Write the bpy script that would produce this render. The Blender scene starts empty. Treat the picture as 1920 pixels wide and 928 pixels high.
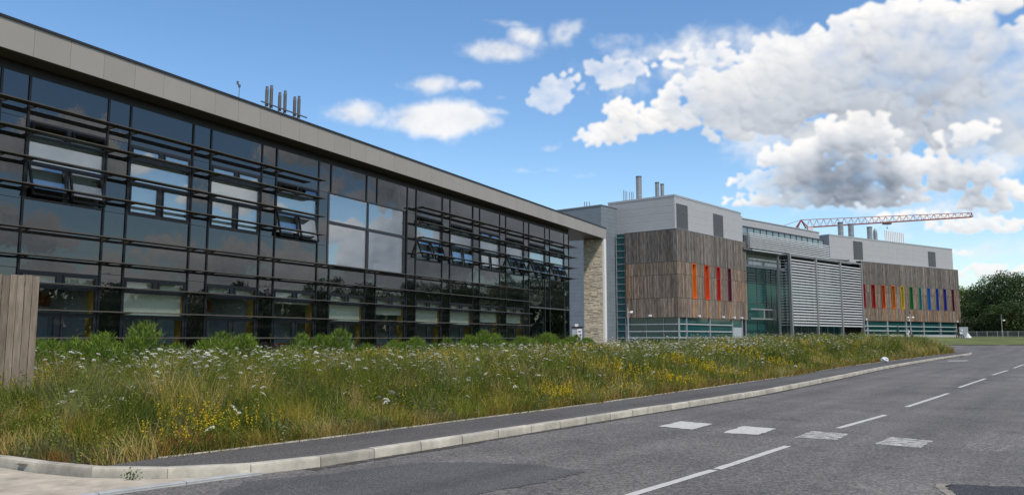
import bpy, math, random
import numpy as np
from mathutils import Vector, Matrix

R = math.radians
SC = bpy.context.scene
COL = SC.collection

# ------------------------------------------------------------------ camera
cam_d = bpy.data.cameras.new('camera')
cam = bpy.data.objects.new('camera', cam_d)
COL.objects.link(cam)
cam.location = (0, 0, 1.6)
F_PX = 1520.0
cam.rotation_euler = (R(90) + math.atan(169.5 / F_PX), 0, 0)
cam_d.sensor_width = 36
cam_d.lens = 36 * F_PX / 1920
cam_d.clip_start = 0.1
cam_d.clip_end = 6000
SC.camera = cam

# ------------------------------------------------------------------ light, sky, exposure
SUN_AZ, SUN_EL = 150.0, 54.0           # bearing clockwise from +Y, elevation
SKY_STRENGTH = 0.14
CLOUD_STRENGTH = 0.80
SC.view_settings.view_transform = 'Standard'
SC.view_settings.look = 'None'
SC.view_settings.gamma = 1.0
SC.view_settings.exposure = 0.33

sun_d = bpy.data.lights.new('sun', 'SUN')
sun_d.energy = 2.8
sun_d.angle = R(6)
sun_d.color = (1.0, 0.92, 0.80)
sun = bpy.data.objects.new('sun', sun_d)
COL.objects.link(sun)
sd = Vector((math.sin(R(SUN_AZ)) * math.cos(R(SUN_EL)), math.cos(R(SUN_AZ)) * math.cos(R(SUN_EL)), math.sin(R(SUN_EL))))
sun.rotation_euler = sd.to_track_quat('Z', 'Y').to_euler()
sun.location = (40, -20, 60)


def nd(nt, kind, **kw):
    n = nt.nodes.new(kind)
    for k, v in kw.items():
        setattr(n, k, v)
    return n


# clouds standing in the sky, by bank (far to near): picture position, half width, half height, weight
BANK_HIGH = [(925, 66, 70, 19, .6), (985, 38, 40, 24, .6), (1078, 28, 36, 22, .6), (790, 205, 85, 20, .75), (760, 188, 80, 14, .4), (610, 183, 66, 22, .6), (770, 130, 52, 11, .4),
             (853, 140, 16, 9, .4), (908, 162, 18, 6, .3), (888, 190, 28, 7, .3), (960, 312, 60, 6, .3), (1095, 322, 50, 6, .3), (950, 6, 70, 8, .3), (1190, 60, 60, 22, .4), (1250, 90, 120, 26, .4), (1230, 150, 90, 40, .4),
             (1450, 400, 150, 12, .3), (1830, 425, 130, 26, .5), (1860, 500, 120, 22, .6), (1640, 405, 150, 16, .4), (1900, 320, 90, 40, .6), (1400, 305, 60, 20, .3), (990, 270, 30, 8, .3), (1860, 460, 110, 12, .3)]
BANK_MAIN = [(1800, 90, 200, 130, .9), (1540, 140, 180, 80, .9), (1890, 190, 140, 130, .9), (1660, 220, 200, 100, .9), (1420, 195, 110, 80, .8), (1120, 130, 85, 34, .7), (1012, 165, 42, 40, .8), (1180, 118, 48, 24, .6),
             (1215, 222, 90, 34, .8), (1125, 248, 70, 26, .8), (1150, 195, 30, 22, .7), (1310, 190, 90, 60, .8), (1690, 40, 120, 60, .8), (1310, 100, 90, 30, .6), (1870, 250, 110, 50, .8), (1480, 90, 100, 44, .8), (1610, 60, 100, 50, .8), (1370, 240, 70, 40, .7), (1845, 418, 110, 22, .8), (1720, 402, 110, 14, .7), (1870, 505, 100, 20, .8), (1800, 470, 60, 8, .6)]
BANK_NEAR = [(1600, 248, 85, 44, 1.0), (1500, 285, 90, 32, .9), (1530, 330, 130, 36, .9), (1650, 320, 150, 42, .8), (1790, 330, 110, 36, .8), (1885, 372, 80, 34, .8), (1440, 335, 70, 26, .7), (1860, 238, 50, 22, .6), (1540, 365, 150, 30, .9), (1440, 370, 90, 18, .7), (1640, 375, 110, 22, .8), (1820, 250, 60, 30, .7)]
CLOUD_BANKS = [(BANK_HIGH, .70, .35, .9), (BANK_MAIN, .50, .50, 1.0), (BANK_NEAR, .55, 1.1, 1.0)]


def make_clouds(NU=4096, NV=1000, ELMAX=70.0, seed=11, seed_rest=9):
    """clouds of the whole sky on a bearing x elevation grid: banks of cumulus heaped up from puffs on puffs, far bank first; returns linear rgb and cover"""
    rg = np.random.default_rng(seed)
    rw = np.random.default_rng(seed_rest)
    az = (np.arange(NU) + .5) / NU * 2 * np.pi - np.pi            # bearing, 0 = straight ahead
    el = np.radians((np.arange(NV) + .5) / NV * ELMAX)
    pxr = NV / math.radians(ELMAX); pxu = NU / (2 * math.pi)

    def octave(fu, fv):
        """smooth random field with fu cells round the horizon (periodic) and fv cells up"""
        g = rg.uniform(-1, 1, (fv + 4, fu)).astype(np.float32)

        def taps(n, f, per):
            t = (np.arange(n) + .5) / n * f
            i = np.floor(t).astype(int); x = (t - i).astype(np.float32)
            w = [((1 - x) ** 3) / 6, (3 * x ** 3 - 6 * x ** 2 + 4) / 6, (-3 * x ** 3 + 3 * x ** 2 + 3 * x + 1) / 6, x ** 3 / 6]
            return [((i + k - 1) % f if per else i + k) for k in range(4)], w
        iu, wu = taps(NU, fu, True); iv, wv = taps(NV, fv, False)
        rows = sum(wv[k][:, None] * g[iv[k]] for k in range(4))
        return sum(rows[:, iu[k]] * wu[k][None, :] for k in range(4)) * 2.0

    def fbm(f0, n, gain=.5, stretch=1.0):
        out = 0; a = 1.0; s = 0
        for k in range(n):
            fu = int(f0 * 2 ** k); fv = max(2, int(fu * ELMAX / 360 * stretch))
            out = out + a * octave(fu, fv); s += a; a *= gain
        return (out / s).astype(np.float32)

    def blur(F, rv):
        """box blur, rv rows high, same angle wide"""
        ru = max(1, int(rv * pxu / pxr)); rv = max(1, int(rv))
        c = np.cumsum(np.concatenate([np.repeat(F[:1], rv + 1, 0), F, np.repeat(F[-1:], rv, 0)], 0, dtype=np.float64), 0)
        F = (c[2 * rv + 1:] - c[:-2 * rv - 1]) / (2 * rv + 1)
        c = np.cumsum(np.concatenate([F[:, -ru - 1:], F, F[:, :ru]], 1), 1)
        return ((c[:, 2 * ru + 1:] - c[:, :-2 * ru - 1]) / (2 * ru + 1)).astype(np.float32)

    H = S = None

    def stamp(a0, e0, r, z):
        """one puff: raises the heap's relief H and its cover S"""
        r0, r1 = int((e0 - r) * pxr), int((e0 + r) * pxr) + 2
        ca = math.cos(min(e0, 1.2))
        c0, c1 = int((a0 - r / ca + np.pi) * pxu), int((a0 + r / ca + np.pi) * pxu) + 2
        r0 = max(0, r0); r1 = min(NV, r1)
        if r1 <= r0 or c1 <= c0:
            return
        cols = np.arange(c0, c1)
        dy = (el[r0:r1] - e0)[:, None] / r
        dx = (((cols + .5) / pxu - np.pi) - a0)[None, :] * ca / r
        q = 1 - dx * dx - dy * dy
        h = np.where(q > 0, z + r * np.sqrt(np.maximum(q, 0)), 0)
        cc = cols % NU
        if cc[0] < cc[-1]:
            sl = (slice(r0, r1), slice(cc[0], cc[-1] + 1))
            np.maximum(H[sl], h, out=H[sl]); np.maximum(S[sl], q, out=S[sl])

    def heap(g, a0, e0, ra, re, wt):
        """a cumulus: big puffs fill an ellipse with a flat base, smaller ones crowd on their upper sides"""
        ca = math.cos(e0)
        n = int(np.clip(10 + 14 * ra * ca / re, 12, 70) * (.5 + wt))
        for _ in range(n):
            t = g.uniform(0, 2 * np.pi); q = math.sqrt(g.uniform(0, 1))
            x = math.cos(t) * q * ra; y = math.sin(t) * q * re
            if y < 0:
                y *= .62
            edge = 1 - .6 * q
            r = re * g.uniform(.28, .55) * edge * (.55 + .6 * wt)
            stamp(a0 + x, e0 + y, r, 0)
            for _k in range(7):
                f = g.uniform(-.5, np.pi + .5); rr = r * g.uniform(.28, .5); dd = r * g.uniform(.55, 1.0)
                x2 = x + math.cos(f) * dd / ca; y2 = y + math.sin(f) * dd
                z2 = math.sqrt(max(0, r * r - dd * dd)) * .8
                stamp(a0 + x2, e0 + y2, rr, z2)
                for _j in range(3):
                    f3 = g.uniform(-.6, np.pi + .6); r3 = rr * g.uniform(.3, .5); d3 = rr * g.uniform(.6, 1.05)
                    stamp(a0 + x2 + math.cos(f3) * d3 / ca, e0 + y2 + math.sin(f3) * d3, r3, z2 + math.sqrt(max(0, rr * rr - d3 * d3)) * .8)

    A, E = np.meshgrid(az.astype(np.float32), el.astype(np.float32))
    iy, ix = np.meshgrid(np.arange(NV), np.arange(NU), indexing='ij')
    C = np.zeros(A.shape + (3,), np.float32); T = np.zeros(A.shape, np.float32)
    rest = []
    for k in range(190):                                             # the sky outside the picture: more of the same
        a0 = rw.uniform(.72, 2 * np.pi - .72)
        e0 = math.radians(3 + 60 * rw.uniform(0, 1) ** 1.5); sz = rw.uniform(.035, .095) * (.6 + e0)
        rest.append((a0 if a0 < np.pi else a0 - 2 * np.pi, e0, sz * rw.uniform(1.3, 2.6), sz * .75, rw.uniform(.5, 1), 1))
    N1 = fbm(26, 7, .58); N2 = fbm(130, 5, .62, 1.2); N3 = fbm(12, 3)
    sh = lambda F, k: np.roll(F, (k * 911) % NU, axis=1)
    for b, (shapes, soft, dark, gain) in enumerate(CLOUD_BANKS):
        fine = sh(N2, b); wx = sh(N1, 3 * b + 1); wy = sh(N1, 3 * b + 2)
        if b == 0:
            # thin high fragments: soft noise drawn out along the wind
            tot = np.full(A.shape, -1.0, np.float32)
            Aw = A + wx * .060; Ew = E + wy * .030
            for (u, v, ru, rv, wt) in shapes:
                a0 = math.atan2(u - 960, 1529.0); e0 = math.atan2((634 - v) * math.cos(a0), 1529.0)
                ra = ru / 1529.0 * math.cos(a0) ** 2; re = rv / 1529.0 * math.cos(a0)
                r0, r1 = max(0, int((e0 - 3 * re - .05) * pxr)), min(NV, int((e0 + 3 * re + .05) * pxr))
                k0, k1 = int((a0 - 3 * ra - .1 + np.pi) * pxu), int((a0 + 3 * ra + .1 + np.pi) * pxu)
                sl = (slice(r0, r1), slice(k0, k1))
                tot[sl] = np.maximum(tot[sl], wt * np.clip(1.4 - np.sqrt(((Aw[sl] - a0) / ra) ** 2 + ((Ew[sl] - e0) / re) ** 2), -1, 1))
            d = .85 * tot + .62 * sh(N1, 9) + .50 * fine - .14
            alpha = np.clip(d / soft, 0, 1); alpha = (alpha * alpha * (3 - 2 * alpha) * gain).astype(np.float32)
            lit = .90 + .25 * fine - .22 * blur(alpha, 10)
        else:
            H = np.zeros(A.shape, np.float32); S = np.full(A.shape, -1.0, np.float32)
            for (u, v, ru, rv, wt) in shapes:
                a0 = math.atan2(u - 960, 1529.0); e0 = math.atan2((634 - v) * math.cos(a0), 1529.0)
                heap(rg, a0, e0, ru / 1529.0 * math.cos(a0) ** 2, rv / 1529.0 * math.cos(a0), wt)
            for (a0, e0, ra, re, wt, bb) in rest:
                if bb == b and abs(a0) + ra < 3.1:
                    heap(rw, a0, e0, ra, re, wt)
            # fray: shift by noise, then eat into the rims
            jy = np.clip(iy + (wy * 13).astype(int), 0, NV - 1); jx = (ix + (wx * 17).astype(int)) % NU
            H = H[jy, jx]; S = S[jy, jx]
            d = np.minimum(blur(S, 1), .6) + .44 * fine + .16 * sh(N1, b + 5) + .02
            sw = soft * (1 + .8 * np.clip(sh(N3, b), -1, 1))
            alpha = np.clip(d / sw, 0, 1); alpha = blur((alpha * alpha * (3 - 2 * alpha) * gain).astype(np.float32), 1)
            H = blur(H, 1)
            gy, gx = np.gradient(blur(H, 1))
            gy = gy * pxr; gx = gx * pxu / np.cos(E)
            dif = np.clip((-gx * .20 - gy * .70 + .65) / np.sqrt(1 + gx * gx + gy * gy), -1, 1)     # sun high behind the viewer
            rel = np.clip((H - blur(H, 8)) * 20, -.5, .5) + np.clip((H - blur(H, 28)) * 8, -.5, .5)
            inner = np.clip(blur(alpha, 26) * 1.3 - .3, 0, 1)          # deep inside a mass the relief fades into grey
            occ = 0; tw = 0
            for st, w in ((.010, .8), (.020, 1.), (.034, 1.), (.052, 1.), (.075, .9), (.10, .7)):
                sv = max(1, int(st * pxr)); up_ = np.zeros_like(alpha); up_[:NV - sv] = alpha[sv:]
                occ = occ + w * up_; tw += w
            occ = blur(occ / tw, 5)
            lit = .72 + (.26 * dif + .22 * rel) * (1 - .55 * inner) - dark * occ * (.5 + .6 * inner) + .10 * fine + .12 * sh(N1, b + 7) + .2 * (1 - alpha)
        t = np.clip((lit - .05) / .85, 0, 1)[..., None].astype(np.float32)
        c0 = np.array([.20, .235, .30], np.float32); c1 = np.array([.62, .655, .71], np.float32); c2 = np.array([1.02, 1.0, .975], np.float32)
        col = np.where(t < .5, c0 + (c1 - c0) * (t / .5), c1 + (c2 - c1) * ((t - .5) / .5))
        al = alpha[..., None]
        C = C * (1 - al) + col * al
        T = T * (1 - alpha) + alpha
    C = C / np.maximum(T, 1e-3)[..., None]
    # distant cloud low on the horizon is softer and paler
    hz = np.exp(-E / math.radians(4.5))[..., None] * .5
    C = C * (1 - hz) + np.array([.72, .76, .80]) * hz
    T = T * .98 * np.clip((math.radians(ELMAX) - E) / .12, 0, 1)
    return C.astype(np.float32), T.astype(np.float32)


world = bpy.data.worlds.new('World')
SC.world = world
world.use_nodes = True
wn = world.node_tree
wn.nodes.clear()
sky = nd(wn, 'ShaderNodeTexSky', sky_type='NISHITA')
sky.sun_disc = False
sky.sun_elevation = R(SUN_EL)
sky.sun_rotation = R(SUN_AZ)
sky.air_density = 1.0
sky.dust_density = 0.6
sky.ozone_density = 1.6
tc = nd(wn, 'ShaderNodeTexCoord')
nv = nd(wn, 'ShaderNodeVectorMath', operation='NORMALIZE')
wn.links.new(tc.outputs['Generated'], nv.inputs[0])
CN = (5120, 860, 54.0)
crgb, calpha = make_clouds(*CN)
cimg = bpy.data.images.new('cloud_field', CN[0], CN[1], alpha=True, float_buffer=True)
cimg.colorspace_settings.name = 'Non-Color'
cimg.alpha_mode = 'CHANNEL_PACKED'
cbuf = np.ones((CN[1], CN[0], 4), np.float32)
cbuf[..., :3] = crgb; cbuf[..., 3] = calpha
cimg.pixels.foreach_set(cbuf.ravel())
cimg.update()
cimg.pack()
del crgb, calpha, cbuf


def wmath(op, a, b, clamp=False):
    m = nd(wn, 'ShaderNodeMath', operation=op)
    m.use_clamp = clamp
    for i, x in enumerate((a, b)):
        if isinstance(x, (int, float)):
            m.inputs[i].default_value = x
        else:
            wn.links.new(x, m.inputs[i])
    return m.outputs[0]


sp_ = nd(wn, 'ShaderNodeSeparateXYZ'); wn.links.new(nv.outputs[0], sp_.inputs[0])
w_az = wmath('ARCTAN2', sp_.outputs[0], sp_.outputs[1])
w_el = wmath('ARCSINE', sp_.outputs[2], 0)
w_u = wmath('ADD', wmath('DIVIDE', w_az, 2 * math.pi), .5)
w_v = wmath('MINIMUM', wmath('MAXIMUM', wmath('DIVIDE', w_el, R(CN[2])), .001), .999)
cv = nd(wn, 'ShaderNodeCombineXYZ'); wn.links.new(w_u, cv.inputs[0]); wn.links.new(w_v, cv.inputs[1])
ctex = nd(wn, 'ShaderNodeTexImage', interpolation='Linear', extension='REPEAT'); ctex.image = cimg
wn.links.new(cv.outputs[0], ctex.inputs[0])
hs = nd(wn, 'ShaderNodeHueSaturation'); hs.inputs['Saturation'].default_value = 1.19
wn.links.new(sky.outputs[0], hs.inputs['Color'])
b1 = nd(wn, 'ShaderNodeBackground'); b1.inputs[1].default_value = SKY_STRENGTH
wn.links.new(hs.outputs[0], b1.inputs[0])
b2 = nd(wn, 'ShaderNodeBackground'); b2.inputs[1].default_value = CLOUD_STRENGTH
wn.links.new(ctex.outputs['Color'], b2.inputs[0])
mx = nd(wn, 'ShaderNodeMixShader')
wn.links.new(ctex.outputs['Alpha'], mx.inputs[0]); wn.links.new(b1.outputs[0], mx.inputs[1]); wn.links.new(b2.outputs[0], mx.inputs[2])
wo = nd(wn, 'ShaderNodeOutputWorld')
wn.links.new(mx.outputs[0], wo.inputs[0])

# ------------------------------------------------------------------ materials
MATS = {}


def new_mat(name):
    m = bpy.data.materials.new(name)
    m.use_nodes = True
    MATS[name] = m
    return m, m.node_tree, m.node_tree.nodes['Principled BSDF']


def plain(name, col, rough=.6, metal=0.0, vary=0.0, noise=None, bump=None, spec=.5, ior=None, obj_vary=0.0, stretch=(1, 1, 1)):
    """base colour with fine noise variation, optional per-object tone shift, optional fine relief"""
    m, nt, p = new_mat(name)
    L = nt.links.new
    p.inputs['Roughness'].default_value = rough
    p.inputs['Metallic'].default_value = metal
    p.inputs['Specular IOR Level'].default_value = spec
    if ior:
        p.inputs['IOR'].default_value = ior
    rgb = nd(nt, 'ShaderNodeRGB'); rgb.outputs[0].default_value = (*col, 1)
    out = rgb.outputs[0]
    tcn = nd(nt, 'ShaderNodeTexCoord')
    mapn = nd(nt, 'ShaderNodeMapping'); mapn.inputs['Scale'].default_value = stretch
    L(tcn.outputs['Object'], mapn.inputs[0])
    oi = nd(nt, 'ShaderNodeObjectInfo')
    addv = nd(nt, 'ShaderNodeVectorMath', operation='ADD')
    sc = nd(nt, 'ShaderNodeVectorMath', operation='SCALE'); sc.inputs[0].default_value = (37, 19, 53)
    L(oi.outputs['Random'], sc.inputs['Scale'])
    L(mapn.outputs[0], addv.inputs[0]); L(sc.outputs[0], addv.inputs[1])
    if vary:
        n = nd(nt, 'ShaderNodeTexNoise'); n.inputs['Scale'].default_value = noise or 5; n.inputs['Detail'].default_value = 6; n.inputs['Roughness'].default_value = .62
        L(addv.outputs[0], n.inputs['Vector'])
        mr = nd(nt, 'ShaderNodeMapRange'); L(n.outputs['Fac'], mr.inputs[0])
        mr.inputs[1].default_value = .28; mr.inputs[2].default_value = .72; mr.inputs[3].default_value = 1 - vary; mr.inputs[4].default_value = 1 + vary
        v = nd(nt, 'ShaderNodeVectorMath', operation='SCALE'); L(out, v.inputs[0]); L(mr.outputs[0], v.inputs['Scale'])
        out = v.outputs[0]
    if obj_vary:
        mr = nd(nt, 'ShaderNodeMapRange'); L(oi.outputs['Random'], mr.inputs[0])
        mr.inputs[3].default_value = 1 - obj_vary; mr.inputs[4].default_value = 1 + obj_vary
        v = nd(nt, 'ShaderNodeVectorMath', operation='SCALE'); L(out, v.inputs[0]); L(mr.outputs[0], v.inputs['Scale'])
        out = v.outputs[0]
    L(out, p.inputs['Base Color'])
    if bump:
        bs, bd = bump
        n = nd(nt, 'ShaderNodeTexNoise'); n.inputs['Scale'].default_value = bs; n.inputs['Detail'].default_value = 5
        L(addv.outputs[0], n.inputs['Vector'])
        b = nd(nt, 'ShaderNodeBump'); b.inputs['Distance'].default_value = bd; b.inputs['Strength'].default_value = .7
        L(n.outputs['Fac'], b.inputs['Height']); L(b.outputs[0], p.inputs['Normal'])
    return m


def attr_mat(name, rough=.6, transl=0.0, spec=.3, grain=None):
    """colour from the mesh's own per-piece colour attribute"""
    m, nt, p = new_mat(name)
    L = nt.links.new
    a = nd(nt, 'ShaderNodeVertexColor'); a.layer_name = 'tone'
    out = a.outputs['Color']
    if grain:
        tcn = nd(nt, 'ShaderNodeTexCoord'); mp_ = nd(nt, 'ShaderNodeMapping'); mp_.inputs['Scale'].default_value = grain[1]
        L(tcn.outputs['Object'], mp_.inputs[0])
        n = nd(nt, 'ShaderNodeTexNoise'); n.inputs['Scale'].default_value = grain[0]; n.inputs['Detail'].default_value = 5
        L(mp_.outputs[0], n.inputs['Vector'])
        mr = nd(nt, 'ShaderNodeMapRange'); L(n.outputs['Fac'], mr.inputs[0])
        mr.inputs[1].default_value = .3; mr.inputs[2].default_value = .7; mr.inputs[3].default_value = 1 - grain[2]; mr.inputs[4].default_value = 1 + grain[2]
        v = nd(nt, 'ShaderNodeVectorMath', operation='SCALE'); L(out, v.inputs[0]); L(mr.outputs[0], v.inputs['Scale'])
        out = v.outputs[0]
    L(out, p.inputs['Base Color'])
    p.inputs['Roughness'].default_value = rough
    p.inputs['Specular IOR Level'].default_value = spec
    if transl:
        t = nd(nt, 'ShaderNodeBsdfTranslucent'); L(out, t.inputs['Color'])
        mxx = nd(nt, 'ShaderNodeMixShader'); mxx.inputs[0].default_value = transl
        o = nt.nodes['Material Output']
        L(p.outputs[0], mxx.inputs[1]); L(t.outputs[0], mxx.inputs[2]); L(mxx.outputs[0], o.inputs[0])
    return m


def glass_mat(name, tint, ior):
    """coated window glass: clear pass-through plus a mirror share that grows with the angle"""
    m, nt, p = new_mat(name)
    L = nt.links.new
    nt.nodes.remove(p)
    f0 = ((ior - 1) / (ior + 1)) ** 2
    lw_ = nd(nt, 'ShaderNodeLayerWeight'); lw_.inputs[0].default_value = .5
    pw = nd(nt, 'ShaderNodeMath', operation='POWER'); L(lw_.outputs['Facing'], pw.inputs[0]); pw.inputs[1].default_value = 5.0
    fr = nd(nt, 'ShaderNodeMath', operation='MULTIPLY_ADD'); L(pw.outputs[0], fr.inputs[0]); fr.inputs[1].default_value = 1 - f0; fr.inputs[2].default_value = f0
    tr = nd(nt, 'ShaderNodeBsdfTransparent'); tr.inputs[0].default_value = (*tint, 1)
    gl = nd(nt, 'ShaderNodeBsdfGlossy'); gl.inputs['Roughness'].default_value = 0.0; gl.inputs['Color'].default_value = (.95, .97, 1, 1)
    mxx = nd(nt, 'ShaderNodeMixShader')
    L(fr.outputs[0], mxx.inputs[0]); L(tr.outputs[0], mxx.inputs[1]); L(gl.outputs[0], mxx.inputs[2])
    L(mxx.outputs[0], nt.nodes['Material Output'].inputs[0])
    return m


def asphalt(name, col, light, spot):
    m, nt, p = new_mat(name)
    L = nt.links.new
    tcn = nd(nt, 'ShaderNodeTexCoord')
    big = nd(nt, 'ShaderNodeTexNoise'); big.inputs['Scale'].default_value = .35; big.inputs['Detail'].default_value = 7; big.inputs['Roughness'].default_value = .65
    L(tcn.outputs['Object'], big.inputs['Vector'])
    fine = nd(nt, 'ShaderNodeTexVoronoi'); fine.inputs['Scale'].default_value = spot
    L(tcn.outputs['Object'], fine.inputs['Vector'])
    fn = nd(nt, 'ShaderNodeTexNoise'); fn.inputs['Scale'].default_value = spot * .35; fn.inputs['Detail'].default_value = 4
    L(tcn.outputs['Object'], fn.inputs['Vector'])
    # wheel tracks along the road (bearing 35 degrees)
    mr_ = nd(nt, 'ShaderNodeMapping'); mr_.inputs['Rotation'].default_value = (0, 0, R(35)); L(tcn.outputs['Object'], mr_.inputs[0])
    mp_ = nd(nt, 'ShaderNodeMapping'); mp_.inputs['Scale'].default_value = (.9, .035, 1); L(mr_.outputs[0], mp_.inputs[0])
    tn = nd(nt, 'ShaderNodeTexNoise'); tn.inputs['Scale'].default_value = 1.3; tn.inputs['Detail'].default_value = 3
    L(mp_.outputs[0], tn.inputs['Vector'])
    s = nd(nt, 'ShaderNodeMix', data_type='RGBA')
    s.inputs[6].default_value = (*col, 1); s.inputs[7].default_value = (*light, 1)
    mr = nd(nt, 'ShaderNodeMapRange'); mr.inputs[1].default_value = .32; mr.inputs[2].default_value = .7
    L(big.outputs['Fac'], mr.inputs[0]); L(mr.outputs[0], s.inputs[0])
    sep = nd(nt, 'ShaderNodeSeparateColor'); L(fine.outputs['Color'], sep.inputs[0])
    m1 = nd(nt, 'ShaderNodeMapRange'); L(sep.outputs[0], m1.inputs[0]); m1.inputs[3].default_value = .58; m1.inputs[4].default_value = 1.5
    m2 = nd(nt, 'ShaderNodeMapRange'); L(fn.outputs['Fac'], m2.inputs[0]); m2.inputs[1].default_value = .3; m2.inputs[2].default_value = .7; m2.inputs[3].default_value = .78; m2.inputs[4].default_value = 1.25
    m3 = nd(nt, 'ShaderNodeMapRange'); L(tn.outputs['Fac'], m3.inputs[0]); m3.inputs[1].default_value = .3; m3.inputs[2].default_value = .7; m3.inputs[3].default_value = .78; m3.inputs[4].default_value = 1.2
    a = nd(nt, 'ShaderNodeMath', operation='MULTIPLY'); L(m1.outputs[0], a.inputs[0]); L(m2.outputs[0], a.inputs[1])
    b = nd(nt, 'ShaderNodeMath', operation='MULTIPLY'); L(a.outputs[0], b.inputs[0]); L(m3.outputs[0], b.inputs[1])
    v = nd(nt, 'ShaderNodeVectorMath', operation='SCALE'); L(s.outputs[2], v.inputs[0]); L(b.outputs[0], v.inputs['Scale'])
    # oil spots and darker worn areas
    ob = nd(nt, 'ShaderNodeTexNoise'); ob.inputs['Scale'].default_value = .9; ob.inputs['Detail'].default_value = 5; ob.inputs['Roughness'].default_value = .6; ob.inputs['Distortion'].default_value = .6
    L(tcn.outputs['Object'], ob.inputs['Vector'])
    m4 = nd(nt, 'ShaderNodeMapRange', interpolation_type='SMOOTHSTEP'); L(ob.outputs['Fac'], m4.inputs[0]); m4.inputs[1].default_value = .55; m4.inputs[2].default_value = .72; m4.inputs[3].default_value = 1.0; m4.inputs[4].default_value = .74
    v2 = nd(nt, 'ShaderNodeVectorMath', operation='SCALE'); L(v.outputs[0], v2.inputs[0]); L(m4.outputs[0], v2.inputs['Scale'])
    L(v2.outputs[0], p.inputs['Base Color'])
    p.inputs['Roughness'].default_value = .82
    p.inputs['Specular IOR Level'].default_value = .35
    bp = nd(nt, 'ShaderNodeBump'); bp.inputs['Distance'].default_value = .006; bp.inputs['Strength'].default_value = .6
    L(fine.outputs['Distance'], bp.inputs['Height']); L(bp.outputs[0], p.inputs['Normal'])
    return m


def worn_paint(name, wear):
    m, nt, p = new_mat(name)
    L = nt.links.new
    tcn = nd(nt, 'ShaderNodeTexCoord')
    oi = nd(nt, 'ShaderNodeObjectInfo')
    n = nd(nt, 'ShaderNodeTexNoise'); n.inputs['Scale'].default_value = 13; n.inputs['Detail'].default_value = 9; n.inputs['Roughness'].default_value = .78
    mp_ = nd(nt, 'ShaderNodeMapping'); mp_.inputs['Rotation'].default_value = (0, 0, R(-30)); mp_.inputs['Scale'].default_value = (.5, 1.6, 1)
    L(tcn.outputs['Object'], mp_.inputs[0]); L(mp_.outputs[0], n.inputs['Vector'])
    mr = nd(nt, 'ShaderNodeMapRange'); L(n.outputs['Fac'], mr.inputs[0])
    mr.inputs[1].default_value = wear; mr.inputs[2].default_value = wear + .05
    p.inputs['Base Color'].default_value = (.53, .51, .465, 1)
    tr = nd(nt, 'ShaderNodeBsdfTransparent'); mxx = nd(nt, 'ShaderNodeMixShader')
    L(mr.outputs[0], mxx.inputs[0]); L(tr.outputs[0], mxx.inputs[1]); L(p.outputs[0], mxx.inputs[2]); L(mxx.outputs[0], nt.nodes['Material Output'].inputs[0])
    p.inputs['Roughness'].default_value = .6
    return m


def grit(name, col, lo):
    m, nt, p = new_mat(name)
    L = nt.links.new
    tcn = nd(nt, 'ShaderNodeTexCoord')
    n = nd(nt, 'ShaderNodeTexNoise'); n.inputs['Scale'].default_value = 5; n.inputs['Detail'].default_value = 8; n.inputs['Roughness'].default_value = .7
    L(tcn.outputs['Object'], n.inputs['Vector'])
    mr = nd(nt, 'ShaderNodeMapRange'); L(n.outputs['Fac'], mr.inputs[0]); mr.inputs[1].default_value = lo; mr.inputs[2].default_value = lo + .2
    p.inputs['Base Color'].default_value = (*col, 1); p.inputs['Roughness'].default_value = .95
    tr = nd(nt, 'ShaderNodeBsdfTransparent'); mxx = nd(nt, 'ShaderNodeMixShader')
    L(mr.outputs[0], mxx.inputs[0]); L(tr.outputs[0], mxx.inputs[1]); L(p.outputs[0], mxx.inputs[2]); L(mxx.outputs[0], nt.nodes['Material Output'].inputs[0])
    return m


def lined(name, col, rough, pitch, axis, depth, vary=.06, obj_vary=0, spec=.5, cross=None):
    """sheet cladding: fine shadow-gap relief every `pitch` metres along an axis of the object"""
    m = plain(name, col, rough, vary=vary, noise=.8, obj_vary=obj_vary, spec=spec)
    nt = m.node_tree
    p = nt.nodes['Principled BSDF']
    L = nt.links.new
    tcn = nd(nt, 'ShaderNodeTexCoord')
    sep = nd(nt, 'ShaderNodeSeparateXYZ'); L(tcn.outputs['Object'], sep.inputs[0])

    def groove(ax, pt):
        d = nd(nt, 'ShaderNodeMath', operation='DIVIDE'); L(sep.outputs[ax], d.inputs[0]); d.inputs[1].default_value = pt
        f = nd(nt, 'ShaderNodeMath', operation='FRACT'); L(d.outputs[0], f.inputs[0])
        k = nd(nt, 'ShaderNodeMath', operation='PINGPONG'); L(f.outputs[0], k.inputs[0]); k.inputs[1].default_value = .5
        mr = nd(nt, 'ShaderNodeMapRange'); L(k.outputs[0], mr.inputs[0]); mr.inputs[1].default_value = 0; mr.inputs[2].default_value = .06
        return mr.outputs[0]
    hgt = groove(axis, pitch)
    if cross:
        mm = nd(nt, 'ShaderNodeMath', operation='MINIMUM'); L(hgt, mm.inputs[0]); L(groove(cross[0], cross[1]), mm.inputs[1]); hgt = mm.outputs[0]
    b = nd(nt, 'ShaderNodeBump'); b.inputs['Distance'].default_value = depth; L(hgt, b.inputs['Height'])
    L(b.outputs[0], p.inputs['Normal'])
    return m


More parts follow.
